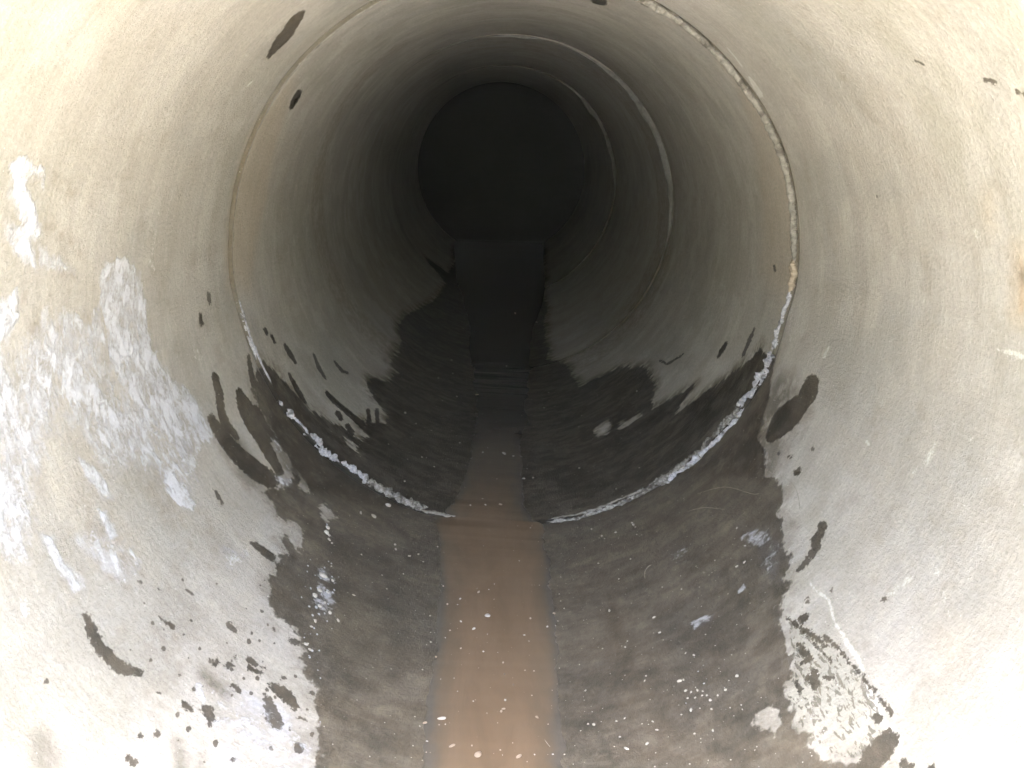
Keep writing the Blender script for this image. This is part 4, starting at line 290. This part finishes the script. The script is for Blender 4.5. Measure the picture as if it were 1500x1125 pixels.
M_earth = lumpy('bare_earth', (.38, .362, .33), (.46, .44, .405), (.27, .255, .225), 3, .03, .95)
M_skyblock = lumpy('sky_block_bank', (.05, .065, .03), (.085, .095, .05), (.10, .085, .055), 6, .04, .95)  # dark tone of the added banks, cuts low light into the bore

# ------------------------------------------------------------------ pipe bore geometry
JT = np.array([(-3.6,2.842),(-2.557,2.862),(-2.311,2.856),(-2.085,2.875),(-1.916,2.883),(-1.718,2.899),(-1.582,2.899),(-1.411,2.936),(-1.153,2.951),(-1.041,2.947),(-.825,2.957),(-.615,2.968),(-.362,2.964),(-.252,2.977),(.123,2.981),(.267,2.966),(.419,2.97),(.71,2.944),(.885,2.936),(1.088,2.922),(1.23,2.905),(1.429,2.922),(1.551,2.889),(1.756,2.878),(1.998,2.842),(2.16,2.841),(2.343,2.852),(2.575,2.849),(3.6,2.842)])
def jy(k, s):
    """position along the bore of joint k, round the ring"""
    if k == 1: return np.interp(s, JT[:, 0], JT[:, 1])
    base = {0: .80, 2: 5.1226, 3: 7.588, 4: 10.238, 5: 12.70, 6: 15.14, 7: 17.58, 8: 20.02}[k]
    if k == 0: return base + 0 * s
    return base - .002 * np.sin(s) + .002 * np.cos(s)
CEN = {0: (0, 0), 1: (0, 0), 2: (.0132, .0155), 3: (.0075, .0082), 4: (-.0088, -.0106), 5: (0, -.01), 6: (.01, -.02), 7: (0, -.03), 8: (0, -.03)}
LIPSHIFT = {1: (0, 0), 2: (-.014, -.005), 3: (-.013, -.003), 4: (.004, .004), 5: (0, 0), 6: (0, 0), 7: (0, 0)}
GAP = .012; LIP = .011
def bore(k, s, y):
    """inner wall point of section k (joint k to joint k+1)"""
    y0 = jy(k, s); y1 = jy(k + 1, s); f = np.clip((y - y0) / (y1 - y0), 0, 1)
    c0 = np.array(CEN[k], float) + (np.array(LIPSHIFT[k]) if k in LIPSHIFT else 0); c1 = np.array(CEN[k + 1], float)
    r = 1.0 - (LIP * (1 - f) * (1 if k < 2 else .25) if k > 0 else 0)
    r = r + .0015 * np.sin(3 * s + y) + .001 * np.sin(7 * y) * np.cos(2 * s)
    if k > 0: r = r + (.004 if k < 2 else .001) * np.exp(-np.maximum(y - y0, 0) / .006)        # worn arris at the spigot end
    return np.stack([c0[0] * (1 - f) + c1[0] * f + r * np.sin(s), y, c0[1] * (1 - f) + c1[1] * f - r * np.cos(s)], -1)
LBL = {0: 'nearest concrete pipe section, palest of all, white bloom on its left wall',
       1: 'second concrete pipe section, just beyond the crusted first joint, dim with grey lower walls',
       2: 'third concrete pipe section, dark, between the light mortar band and the thin bright arc',
       3: 'fourth concrete pipe section, nearly black, beyond the thin bright arc',
       }
PIPES = {}
for k in range(4):
    ns = {0: 1180, 1: 940, 2: 420, 3: 260}.get(k, 160); ny = {0: 300, 1: 240, 2: 110, 3: 60}.get(k, 14)
    s1 = np.linspace(-PI, PI, ns, endpoint=False); u = np.linspace(0, 1, ny)
    S = np.tile(s1, (ny, 1)); g0 = jy(k, S) + (GAP if k > 0 else 0); g1 = jy(k + 1, S)
    uu = u[:, None]
    if k > 0: uu = uu ** 1.15
    Y = g0 + (g1 - g0) * uu
    co = bore(k, S, Y); A = fields(S, Y); dryc, wetc = bake(co, A)
    # ends and outer skin: front face ring, back face ring
    def ring_at(yv, R):
        return np.stack([R * np.sin(s1), yv, -R * np.cos(s1)], -1)[None]
    extra = np.concatenate([ring_at(g1[0], 1.012), ring_at(g1[0], 1.13), ring_at(g0[0], 1.13), ring_at(g0[0], 1.012)], 0)
    allco = np.concatenate([co, extra, co[:1]], 0)
    nr = allco.shape[0]
    at = {n: np.concatenate([a, np.repeat(a[-1:] , 2, 0) if n in ('wet', 'damp') else np.zeros((2, ns)) + (-.03 if n == 'spot' else 0), np.repeat(a[:1], 3, 0) if n in ('wet', 'damp') else np.zeros((3, ns)) + (-.03 if n == 'spot' else 0)], 0) for n, a in A.items()}
    faces = grid_faces(nr, ns, True)
    o = mesh_obj('concrete_pipe', allco.reshape(-1, 3), faces, M_con[min(k, 2)], attrs=at)
    for nm, cc in (('dry_colour', dryc), ('wet_colour', wetc)):
        darkened = np.array([.42, .40, .36])  # joint face colour darkened to offset the direct light on it
        if k > 0: cc = cc.copy(); cc[0] *= darkened; cc[1] *= .7
        full = np.concatenate([cc, np.repeat(cc[-1:], 2, 0), np.repeat(cc[:1], 3, 0)], 0).reshape(-1, 3)
        ca = o.data.attributes.new(nm, 'FLOAT_COLOR', 'POINT')
        ca.data.foreach_set('color', np.concatenate([full, np.ones((len(full), 1))], 1).astype(np.float32).ravel())
    # keep the end arrises crisp
    me = o.data
    sharp = np.zeros(len(me.polygons), bool); q = np.arange(len(me.polygons)) // ns
    me.polygons.foreach_set('use_smooth', (q < ny - 1)); me.update()
    tag(o, LBL[k], 'pipe', 'concrete pipe sections laid end to end')
    PIPES[k] = o
    # rubber gasket closing the joint
    if k > 0:
        sg = np.linspace(-PI, PI, 160, endpoint=False); rows = []
        for dy, R in ((-.004, 1.035), (GAP + .004, 1.035), (GAP + .004, 1.12), (-.004, 1.12), (-.004, 1.035)):
            rows.append(np.stack([R * np.sin(sg), jy(k, sg) + dy, -R * np.cos(sg)], -1))
        mesh_obj('gasket', np.array(rows).reshape(-1, 3), grid_faces(5, 160, True), M_gask, o)

# ------------------------------------------------------------------ mortar and lime in the joints
def bead(name, parent, mat, joint, s0, s1, width, height, off=.004, lump=.35, seed=1, rough=.6, taper=.05, label=None, step=.0025, nseg=20, rbase=.992):
    """irregular bead of mortar or lime lying in the joint; width along the bore, height toward the axis"""
    n = max(12, int((s1 - s0) / step)); s = np.linspace(s0, s1, n)
    env = smooth(0, taper, s - s0) * smooth(0, taper, s1 - s)
    rn = np.random.default_rng(seed)
    def sm(a, w):
        kk = np.ones(w) / w; return np.convolve(np.pad(a, w, 'edge'), kk, 'same')[w:-w]
    big = sm(rn.normal(size=n), 25) * 4; mid = sm(rn.normal(size=n), 7) * 2.2
    W = width * env * np.clip(1 + lump * (big * .35 + mid * .3), .55, 1.6)
    H = height * env * np.clip(1 + lump * (mid * .35 + big * .2), .5, 1.6)
    yc = jy(joint, s) + off + lump * width * .5 * sm(rn.normal(size=n), 19) * 3
    cx, cz = CEN[joint]
    ph = np.linspace(0, 2 * PI, nseg, endpoint=False)
    def patchy(it, ph_it):
        J = rn.normal(size=(n, nseg))
        for q in range(it):
            J = (np.roll(J, 1, 0) + 2 * J + np.roll(J, -1, 0)) / 4
            if q < ph_it: J = (np.roll(J, 1, 1) + 2 * J + np.roll(J, -1, 1)) / 4
        return J / J.std()
    jit = np.clip(1 + rough * (.10 * patchy(3, 1) + .16 * patchy(14, 4) + .22 * patchy(70, 8)), .5, 1.6)
    yy = yc[:, None] + .5 * W[:, None] * np.cos(ph) * jit
    rr = rbase - H[:, None] * np.sin(ph) * jit * np.where(np.sin(ph) > 0, 1, .6)
    S = s[:, None]
    co = np.stack([cx + rr * np.sin(S), yy, cz - rr * np.cos(S)], -1)
    f = grid_faces(n, nseg, True)
    c0 = co[0].mean(0); c1 = co[-1].mean(0); N = n * nseg
    allc = np.concatenate([co.reshape(-1, 3), [c0, c1]])
    caps = [[j, (j + 1) % nseg, N, N] for j in range(nseg)] + [[N - nseg + (j + 1) % nseg, N - nseg + j, N + 1, N + 1] for j in range(nseg)]
    me = bpy.data.meshes.new(name)
    fl = [tuple(x) for x in f.tolist()] + [tuple(c[:3]) for c in caps]
    me.from_pydata(allc.tolist(), [], fl); me.update()
    me.polygons.foreach_set('use_smooth', np.full(len(me.polygons), True)); me.materials.append(mat)
    o = link(bpy.data.objects.new(name, me), parent)
    if label: o['label'] = label
    return o
P1 = PIPES[1]
bead('mortar_seal', P1, M_mortar, 1, 1.62, 2.95, .030, .014, .020, .22, 3, rough=.35, label='tan mortar strip in the upper right of the joint')
bead('mortar_seal', P1, M_tanm, 1, 1.50, 1.66, .038, .018, .020, .30, 4, rough=.6, label='ochre lump of mortar at mid height on the right')
bead('mortar_seal', P1, M_mortar, 1, -2.95, -1.50, .010, .004, .020, .3, 5, label='thin sandy mortar lip on the upper left of the joint')
bead('lime_crust', P1, M_lime, 1, 1.28, 1.54, .016, .009, .021, .6, 6, taper=.04, rough=1.3, label='narrow whitish lilac crust at the top of the right side run')
bead('lime_crust', P1, M_lime, 1, 1.02, 1.31, .030, .013, .021, .8, 36, taper=.04, rough=1.3, label='thick whitish lilac crust on the lower right of the joint')
bead('lime_crust', P1, M_dirty, 1, .50, 1.10, .050, .013, .030, .6, 7, label='brown and white lumpy crust on the lower right of the joint')
bead('lime_crust', P1, M_lime, 1, .62, 1.06, .018, .010, -.006, .75, 8, label='broken white ridge along the lower right of the joint')
bead('lime_crust', P1, M_lime, 1, 1.0, 1.13, .02, .012, .045, .9, 18, label='curl of white crust standing off the joint on the lower right')
bead('lime_crust', P1, M_dirty, 1, .13, .62, .012, .008, -.006, .7, 9, label='grimy broken crust beside the stream on the right')
bead('lime_crust', P1, M_mortar, 1, .13, .6, .016, .007, .022, .5, 19, label='grey brown mortar ridge beside the stream on the right')
bead('lime_crust', P1, M_lime, 1, -1.53, -1.13, .018, .010, .020, .2, 10, rough=.3, label='smooth lilac white crust on the left of the joint')
bead('lime_crust', P1, M_lime, 1, -1.09, -1.06, .02, .010, .002, .3, 20, taper=.015, label='small white chip of crust in the gap on the left')
bead('lime_crust', P1, M_lime, 1, -1.05, -.90, .024, .010, .022, .8, 11, taper=.03, rough=1.3, label='upper broken piece of white crust on the lower left of the joint')
bead('lime_crust', P1, M_lime, 1, -.92, -.74, .036, .015, .024, .8, 31, taper=.03, rough=1.3, label='widest chunk of white crust on the lower left of the joint')
bead('lime_crust', P1, M_lime, 1, -.755, -.60, .026, .012, .024, .8, 32, taper=.03, rough=1.3, label='lower broken piece of white crust near the brown wedge')
bead('mortar_seal', P1, M_dirty, 1, -.64, -.34, .050, .014, .026, .45, 12, label='brown and white mortar wedge just left of the stream')
bead('mortar_seal', P1, M_mortar, 1, -.40, -.17, .018, .005, .012, .5, 13, label='thin mortar edge washed by the stream on the left')
P2 = PIPES[2]
bead('mortar_band', P2, M_band, 2, 1.10, 2.95, .034, .026, .010, .12, 14, taper=.9, step=.01, label='smooth light mortar band on the right of the second joint')
bead('mortar_band', P2, M_band, 2, 2.85, 3.35, .020, .010, .010, .35, 15, taper=.25, step=.008, label='rougher mortar over the crown of the second joint')
P3 = PIPES[3]
bead('mortar_band', P3, M_band, 3, 1.42, 2.62, .030, .024, .008, .15, 16, taper=.3, step=.01, label='thin light mortar arc on the right of the third joint')

# far end: a plain concrete bulkhead closes the bore
# it opens into a wider dark chamber: front wall with the round hole, sides, floor, roof and back wall in one shell
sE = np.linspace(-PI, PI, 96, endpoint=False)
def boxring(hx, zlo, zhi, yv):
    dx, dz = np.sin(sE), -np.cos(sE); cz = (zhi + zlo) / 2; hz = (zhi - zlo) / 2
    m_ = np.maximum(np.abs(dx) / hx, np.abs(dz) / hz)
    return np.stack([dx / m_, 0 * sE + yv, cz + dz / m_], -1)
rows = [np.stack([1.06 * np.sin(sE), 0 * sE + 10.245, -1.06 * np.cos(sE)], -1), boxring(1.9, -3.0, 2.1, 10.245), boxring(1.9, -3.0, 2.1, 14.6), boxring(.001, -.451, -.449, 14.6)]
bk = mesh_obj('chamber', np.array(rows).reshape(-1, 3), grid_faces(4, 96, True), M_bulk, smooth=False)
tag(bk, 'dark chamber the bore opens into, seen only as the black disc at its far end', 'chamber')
# ------------------------------------------------------------------ water
WL = np.array([(.2,-.24),(1.643,-.24),(2.0,-.252),(2.296,-.261),(2.60,-.256),(2.80,-.262),(2.90,-.29),(2.955,-.34),(2.985,-.31),(3.085,-.235),(3.631,-.19),(4.104,-.179),(4.806,-.218),(6.134,-.30),(6.783,-.359),(8.13,-.491),(9.674,-.594),(20.1,-.62)])
WR = np.array([(.2,.10),(1.663,.103),(2.33,.121),(2.786,.112),(2.90,.122),(2.96,.135),(3.0,.10),(3.114,.06),(3.669,.039),(4.136,.073),(4.852,.12),(6.189,.242),(6.848,.309),(8.269,.431),(9.987,.538),(20.1,.60)])
yy = np.concatenate([np.linspace(.35, 5.2, 420), np.linspace(5.22, 10.243, 70)])
sl = np.interp(yy, WL[:, 0], WL[:, 1]); sr = np.interp(yy, WR[:, 0], WR[:, 1])
wig = lambda seed, a: a * np.convolve(np.random.default_rng(seed).normal(size=len(yy) + 40), np.ones(21) / 21, 'same')[20:-20]
wig2 = lambda seed, a: a * np.convolve(np.random.default_rng(seed).normal(size=len(yy) + 40), np.ones(5) / 5, 'same')[20:-20]
sl = sl + wig(1, .045) + wig2(3, .008); sr = sr + wig(2, .04) + wig2(4, .008)
def bore_at(s, y):
    k = 0
    out = np.zeros(s.shape + (3,))
    for k in range(8):
        y0 = jy(k, s) if k else -9 + 0 * s; y1 = jy(k + 1, s)
        mk = (y >= y0) & (y < y1 + 1e-6)
        if mk.any(): out[mk] = bore(k, s[mk], y[mk])
    return out
pl = bore_at(sl, yy); pr = bore_at(sr, yy)
NC = 30; t = np.linspace(0, 1, NC)
for P_ in (pl, pr):
    z = P_[:, 2].copy(); P_[:, 2] = np.convolve(np.pad(z, 12, 'edge'), np.ones(25) / 25, 'valid')
Wc = pl[:, None] * (1 - t)[None, :, None] + pr[:, None] * t[None, :, None]
Wc[..., 2] += .0012
for yj_ in (5.123, 7.588): Wc[..., 2] += (.004 * np.exp(-((yy - yj_) / .35) ** 2))[:, None]
sc_ = np.arctan2(Wc[..., 0], -Wc[..., 2]); base = bore_at(sc_, np.repeat(yy[:, None], NC, 1))
dep = Wc[..., 2] - base[..., 2]; dep[yy < .80] = .012
wo = mesh_obj('water', Wc.reshape(-1, 3), grid_faces(len(yy), NC, False), M_wat, attrs={'depth': np.maximum(dep, 0), 'light_falloff': np.repeat((1 - .95 * smooth(2.9, 4.3, yy))[:, None], NC, 1)})  # brown fades up the bore: light falloff painted into the water colour
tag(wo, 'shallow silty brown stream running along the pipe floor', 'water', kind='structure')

# ------------------------------------------------------------------ grit, chips and floating bits
def pebble_mesh(seed, mat, lob=.25, sub=2):
    bm = bmesh.new(); bmesh.ops.create_icosphere(bm, subdivisions=sub, radius=1.0)
    r = random.Random(seed); ax = [Vector((r.uniform(-1, 1), r.uniform(-1, 1), r.uniform(-1, 1))).normalized() for _ in range(9)]
    am = [r.uniform(-lob, lob) for _ in range(9)]
    for v in bm.verts:
        d = v.co.normalized(); k = 1 + sum(a * max(0, d.dot(x)) ** 3 for a, x in zip(am, ax))
        v.co = d * k * (1 + r.uniform(-.05, .05))
    me = bpy.data.meshes.new('grit'); bm.to_mesh(me); bm.free(); me.materials.append(mat)
    for p in me.polygons: p.use_smooth = (seed % 2 == 0)
    return me
PM = [pebble_mesh(i, M_stone, .35) for i in range(6)]
FM = [pebble_mesh(i + 20, M_foam, .4) for i in range(4)]
TM = pebble_mesh(40, M_twig, .3)
def water_pt(s, y):
    i = np.searchsorted(yy, y); i = min(max(i, 1), len(yy) - 1)
    a, b = pl[i], pr[i]; x = math.sin(s) * .99
    f = (x - a[0]) / (b[0] - a[0])
    if -0.01 < f < 1.01: return Vector((x, y, a[2] * (1 - f) + b[2] * f + .0012)), True
    return None, False
GR = {'water1': ('tiny pale crumb floating on the brown stream this side of the joint', 'crumb', 'pale crumbs floating on the near stream'),
      'water2': ('tiny pale crumb on the dark water beyond the first joint', 'crumb', 'pale crumbs on the far water'),
      'left1': ('small pale grit grain on the wet floor left of the brown stream', 'grit', 'pale grit on the near floor left of the stream'),
      'right1': ('small pale grit grain on the wet floor right of the brown stream', 'grit', 'pale grit on the near floor right of the stream'),
      'left2': ('small pale grit grain beyond the joint on the dark floor left of the water', 'grit', 'pale grit beyond the joint, left side'),
      'right2': ('small pale grit grain beyond the joint on the dark floor right of the water', 'grit', 'pale grit beyond the joint, right side')}
def put(s, y, r, asp, label=None, cat=None, ang=None):
    p, onw = water_pt(s, y)
    if p is None: p = Vector(bore_at(np.array([s]), np.array([y]))[0])
    dark = cat in ('twig', 'fleck') and label and 'dark' in label
    big_f = cat == 'flake' and onw
    me = TM if dark else (random.choice(FM) if (onw and (big_f or random.random() < .45)) else random.choice(PM))
    name = cat or ('crumb' if onw else 'grit')
    o = bpy.data.objects.new(name, me); link(o)
    n = Vector((0, 0, 1)) if onw else Vector((-math.sin(s), 0, math.cos(s)))
    hz = .28 if big_f else (.5 if onw else .62)
    r *= .80
    o.scale = (r * asp ** .6, r / asp ** .4, r * hz)
    q = n.to_track_quat('Z', 'Y'); a = ang if ang is not None else random.uniform(0, PI)
    o.rotation_euler = (q.to_matrix().to_4x4() @ Matrix.Rotation(a, 4, 'Z')).to_euler()
    o.location = p + n * (r * hz * (.25 if onw else .45))
    zone = ('water' if onw else ('left' if s < -.08 else 'right')) + ('1' if y < 2.95 else '2')
    L, c, gname = GR[zone]
    if label: tag(o, label, cat)
    else: tag(o, L, c, gname)
    return o
ANG = {'bone': .12}
for st in STONES:
    s, y, r, asp = st[:4]
    lab, cat = (st[4], st[5]) if len(st) > 4 else (None, None)
    a = None
    if lab and 'bone-like stick chip at' in lab: a = .12
    if lab and 'slanted' in lab: a = .8
    if lab and 'shard' in lab: a = .7
    if lab and 'largest pale lobed' in lab: a = 1.4
    put(s, y, r, asp, lab, cat, a)
cnt = 0
while cnt < 120:
    y = 1.2 + random.random() ** .8 * 3.3; s = random.gauss(-.05, .33)
    if abs(s) > .75: continue
    put(s, y, random.choice((.0012, .0014, .0017, .002, .0026)), random.uniform(1, 1.8)); cnt += 1
# ultra-fine sand on the wet floor: nobody could count it
def sand():
    N = 2600; r = np.random.default_rng(5)
    y = 1.1 + r.random(N) * 3.8; s = r.normal(0, .42, N); k = (abs(s) < .85); s, y = s[k], y[k]
    clump = np.sin(s * 23 + y * 9) + np.sin(y * 17 - s * 31) + r.normal(size=len(s)) * .8
    k = clump > .2; s, y = s[k], y[k]
    p = bore_at(s, y)
    tet = np.array([(1, 1, 1), (1, -1, -1), (-1, 1, -1), (-1, -1, 1), (0, 0, -1.4), (0, 0, 1.4)]) * .55
    size = r.uniform(.0005, .0013, len(s))
    n = np.stack([-np.sin(s), 0 * s, np.cos(s)], -1)
    co = (p + n * .0004)[:, None] + (tet[None] * (1 + .3 * r.normal(size=(len(s), 6, 1)))) * size[:, None, None]
    f = np.array([(0, 1, 5), (1, 2, 4), (2, 3, 5), (3, 0, 5), (0, 2, 1), (0, 3, 2), (1, 3, 4)])
    F = (np.arange(len(s))[:, None, None] * 6 + f[None]).reshape(-1, 3)
    o = mesh_obj('sand', co.reshape(-1, 3), F, M_stone, smooth=False)
    tag(o, 'fine pale sand scattered over the wet pipe floor', 'sand', kind='stuff')
sand()
# thin roots and straws lying on the floor
def strand(pts, rad, label, on_water=False):
    P = []
    for s, y in pts:
        w, on = water_pt(s, y)
        p = w if (w is not None) else Vector(bore_at(np.array([s]), np.array([y]))[0])
        P.append(p + Vector((-math.sin(s), 0, math.cos(s))) * rad * .8)
    Q = []
    for i in range(len(P) - 1):
        a, b = P[max(i - 1, 0)], P[i]; c, d = P[i + 1], P[min(i + 2, len(P) - 1)]
        for u in np.linspace(0, 1, 7)[:-1]:
            Q.append(.5 * ((2 * b) + (c - a) * u + (2 * a - 5 * b + 4 * c - d) * u * u + (3 * b - a - 3 * c + d) * u ** 3))
    Q.append(P[-1]); Q = [q for q in Q]
    co = []; ns = 6
    for i, q in enumerate(Q):
        tdir = (Q[min(i + 1, len(Q) - 1)] - Q[max(i - 1, 0)]).normalized()
        e = tdir.cross(Vector((0, 0, 1))).normalized(); f = e.cross(tdir)
        rr = rad * (.5 + .5 * math.sin(PI * (i + .6) / (len(Q) + .2)))
        for j in range(ns): co.append(q + (e * math.cos(j * 2 * PI / ns) + f * math.sin(j * 2 * PI / ns)) * rr)
    o = mesh_obj('root', [tuple(c) for c in co], grid_faces(len(Q), ns, True), M_straw)
    return tag(o, label, 'root')
strand([(.437,2.407),(.444,2.445),(.458,2.466),(.471,2.469)], .0012, 'short curved pale root like a comma on the wet floor right of the stream')
strand([(.058,1.765),(.064,1.752),(.071,1.739)], .0006, 'hair-thin straight straw floating at the lower right of the stream')
strand([(.975,2.486),(1.005,2.374),(1.006,2.282),(.978,2.203)], .0007, 'long thin pale root arching down the wall at the right edge of the wet area')
strand([(.721,2.728),(.819,2.637),(.885,2.473),(.905,2.445)], .0006, 'thin pale root lying just under the crusted joint on the right')
strand([(.658,2.666),(.719,2.618),(.778,2.52)], .0006, 'short pale root below the thin root near the joint on the right')

# ------------------------------------------------------------------ outside: bare earth in front of the pipe mouth
gx = np.concatenate([-np.geomspace(600, 4, 14), np.linspace(-3, 3, 25), np.geomspace(4, 600, 14)])
gy = np.concatenate([-np.geomspace(800, 6, 16), np.linspace(-5, .78, 26)])
X, Yg = np.meshgrid(gx, gy)
Z = -1.03 + .02 * np.sin(2.1 * X + .4) * np.cos(1.7 * Yg) - .03 * np.exp(-(X / .35) ** 2)
rise = np.maximum(smooth(7, 12, -Yg), smooth(5.0, 12.0, np.abs(X)))
Z = Z + 5.4 * rise + .15 * np.sin(1.3 * X) * np.sin(.9 * Yg) * rise
# unseen banks added and darkened to block low sky; earth in front is bare
g_o = mesh_obj('ground', np.stack([X, Yg, Z], -1).reshape(-1, 3), grid_faces(len(gy), len(gx), False), M_earth)
g_o.data.materials.append(M_skyblock)
cen = (X[:-1, :-1] ** 2 * .9 + np.minimum(Yg[:-1, :-1], 0) ** 2) ** .5 > 4.6
g_o.data.polygons.foreach_set('material_index', cen.ravel().astype(np.int32)); g_o.data.update()
tag(g_o, kind='structure')
# earth bank the pipes are laid through
ang = np.linspace(-PI, PI, 97)
rows = []
for R, dy in ((1.128, .81), (1.5, .84), (2.4, 1.1), (4, 2.0), (9, 6.0), (30, 12), (400, 60)):
    x = R * np.sin(ang); z = np.maximum(-R * np.cos(ang), -4.2)
    if R > 2: z = np.minimum(z, 1.4 + .8 * np.log(R))
    rows.append(np.stack([x, dy + 0 * x, z], -1))
h_o = mesh_obj('hills', np.array(rows).reshape(-1, 3), grid_faces(len(rows), 97, False), M_earth)
tag(h_o, kind='structure')

# ------------------------------------------------------------------ light
SUN_EL, SUN_AZ = math.radians(71), math.radians(186)     # azimuth measured clockwise from +Y
w = bpy.data.worlds.new('World'); scene.world = w; w.use_nodes = True
nt = w.node_tree; bg = nt.nodes['Background']
sky = nt.nodes.new('ShaderNodeTexSky'); sky.sky_type = 'NISHITA'; sky.sun_disc = False
sky.sun_elevation = SUN_EL; sky.sun_rotation = SUN_AZ; sky.dust_density = 3.0
nt.links.new(sky.outputs[0], bg.inputs[0]); bg.inputs[1].default_value = .12
L = bpy.data.lights.new('sun', 'SUN'); L.energy = 5.0; L.angle = math.radians(.5); L.color = (1, .965, .91)
so = bpy.data.objects.new('sun', L); link(so)
sd = Vector((math.sin(SUN_AZ) * math.cos(SUN_EL), math.cos(SUN_AZ) * math.cos(SUN_EL), math.sin(SUN_EL)))
so.rotation_euler = sd.to_track_quat('Z', 'Y').to_euler()

# ------------------------------------------------------------------ air
hm, hg = newmat('black_lift_haze')  # haze volume added to lift the blacks, in place of lens glare
pv = hg.n('ShaderNodeVolumePrincipled', {'Color': (.84, .86, .81), 'Density': .0011, 'Anisotropy': 0.0})
ho = hg.n('ShaderNodeOutputMaterial'); hg.nt.links.new(pv.outputs[0], ho.inputs['Volume'])
bm = bmesh.new(); bmesh.ops.create_cube(bm, size=1.0)
for v_ in bm.verts: v_.co = Vector((v_.co.x * 1300, v_.co.y * 900 - 350, (v_.co.z + .5) * 12 - 2.6))
me = bpy.data.meshes.new('haze'); bm.to_mesh(me); bm.free(); me.materials.append(hm)
hz = link(bpy.data.objects.new('haze', me)); tag(hz, 'thin haze added to lift the blacks in the pipe', 'haze', kind='stuff')

# ------------------------------------------------------------------ camera
cd = bpy.data.cameras.new('camera'); cam = bpy.data.objects.new('camera', cd); link(cam)
cd.sensor_width = 36; cd.lens = 36 * 1215 / 1500; cd.clip_start = .02; cd.clip_end = 3000
cam.location = (-.0575, 0, .5246)
pit, yaw = -.3037, .0173
f = Vector((math.sin(yaw) * math.cos(pit), math.cos(yaw) * math.cos(pit), math.sin(pit)))
cam.rotation_euler = f.to_track_quat('-Z', 'Y').to_euler()
scene.camera = cam
scene.view_settings.view_transform = 'Standard'; scene.view_settings.look = 'None'
scene.view_settings.exposure = EXPOSURE; scene.view_settings.gamma = 1
scene.cycles.max_bounces = 6; scene.cycles.diffuse_bounces = 2; scene.cycles.glossy_bounces = 3; scene.cycles.use_denoising = True
scene.cycles.use_adaptive_sampling = True; scene.cycles.adaptive_threshold = .03
scene.cycles.sample_clamp_indirect = 0
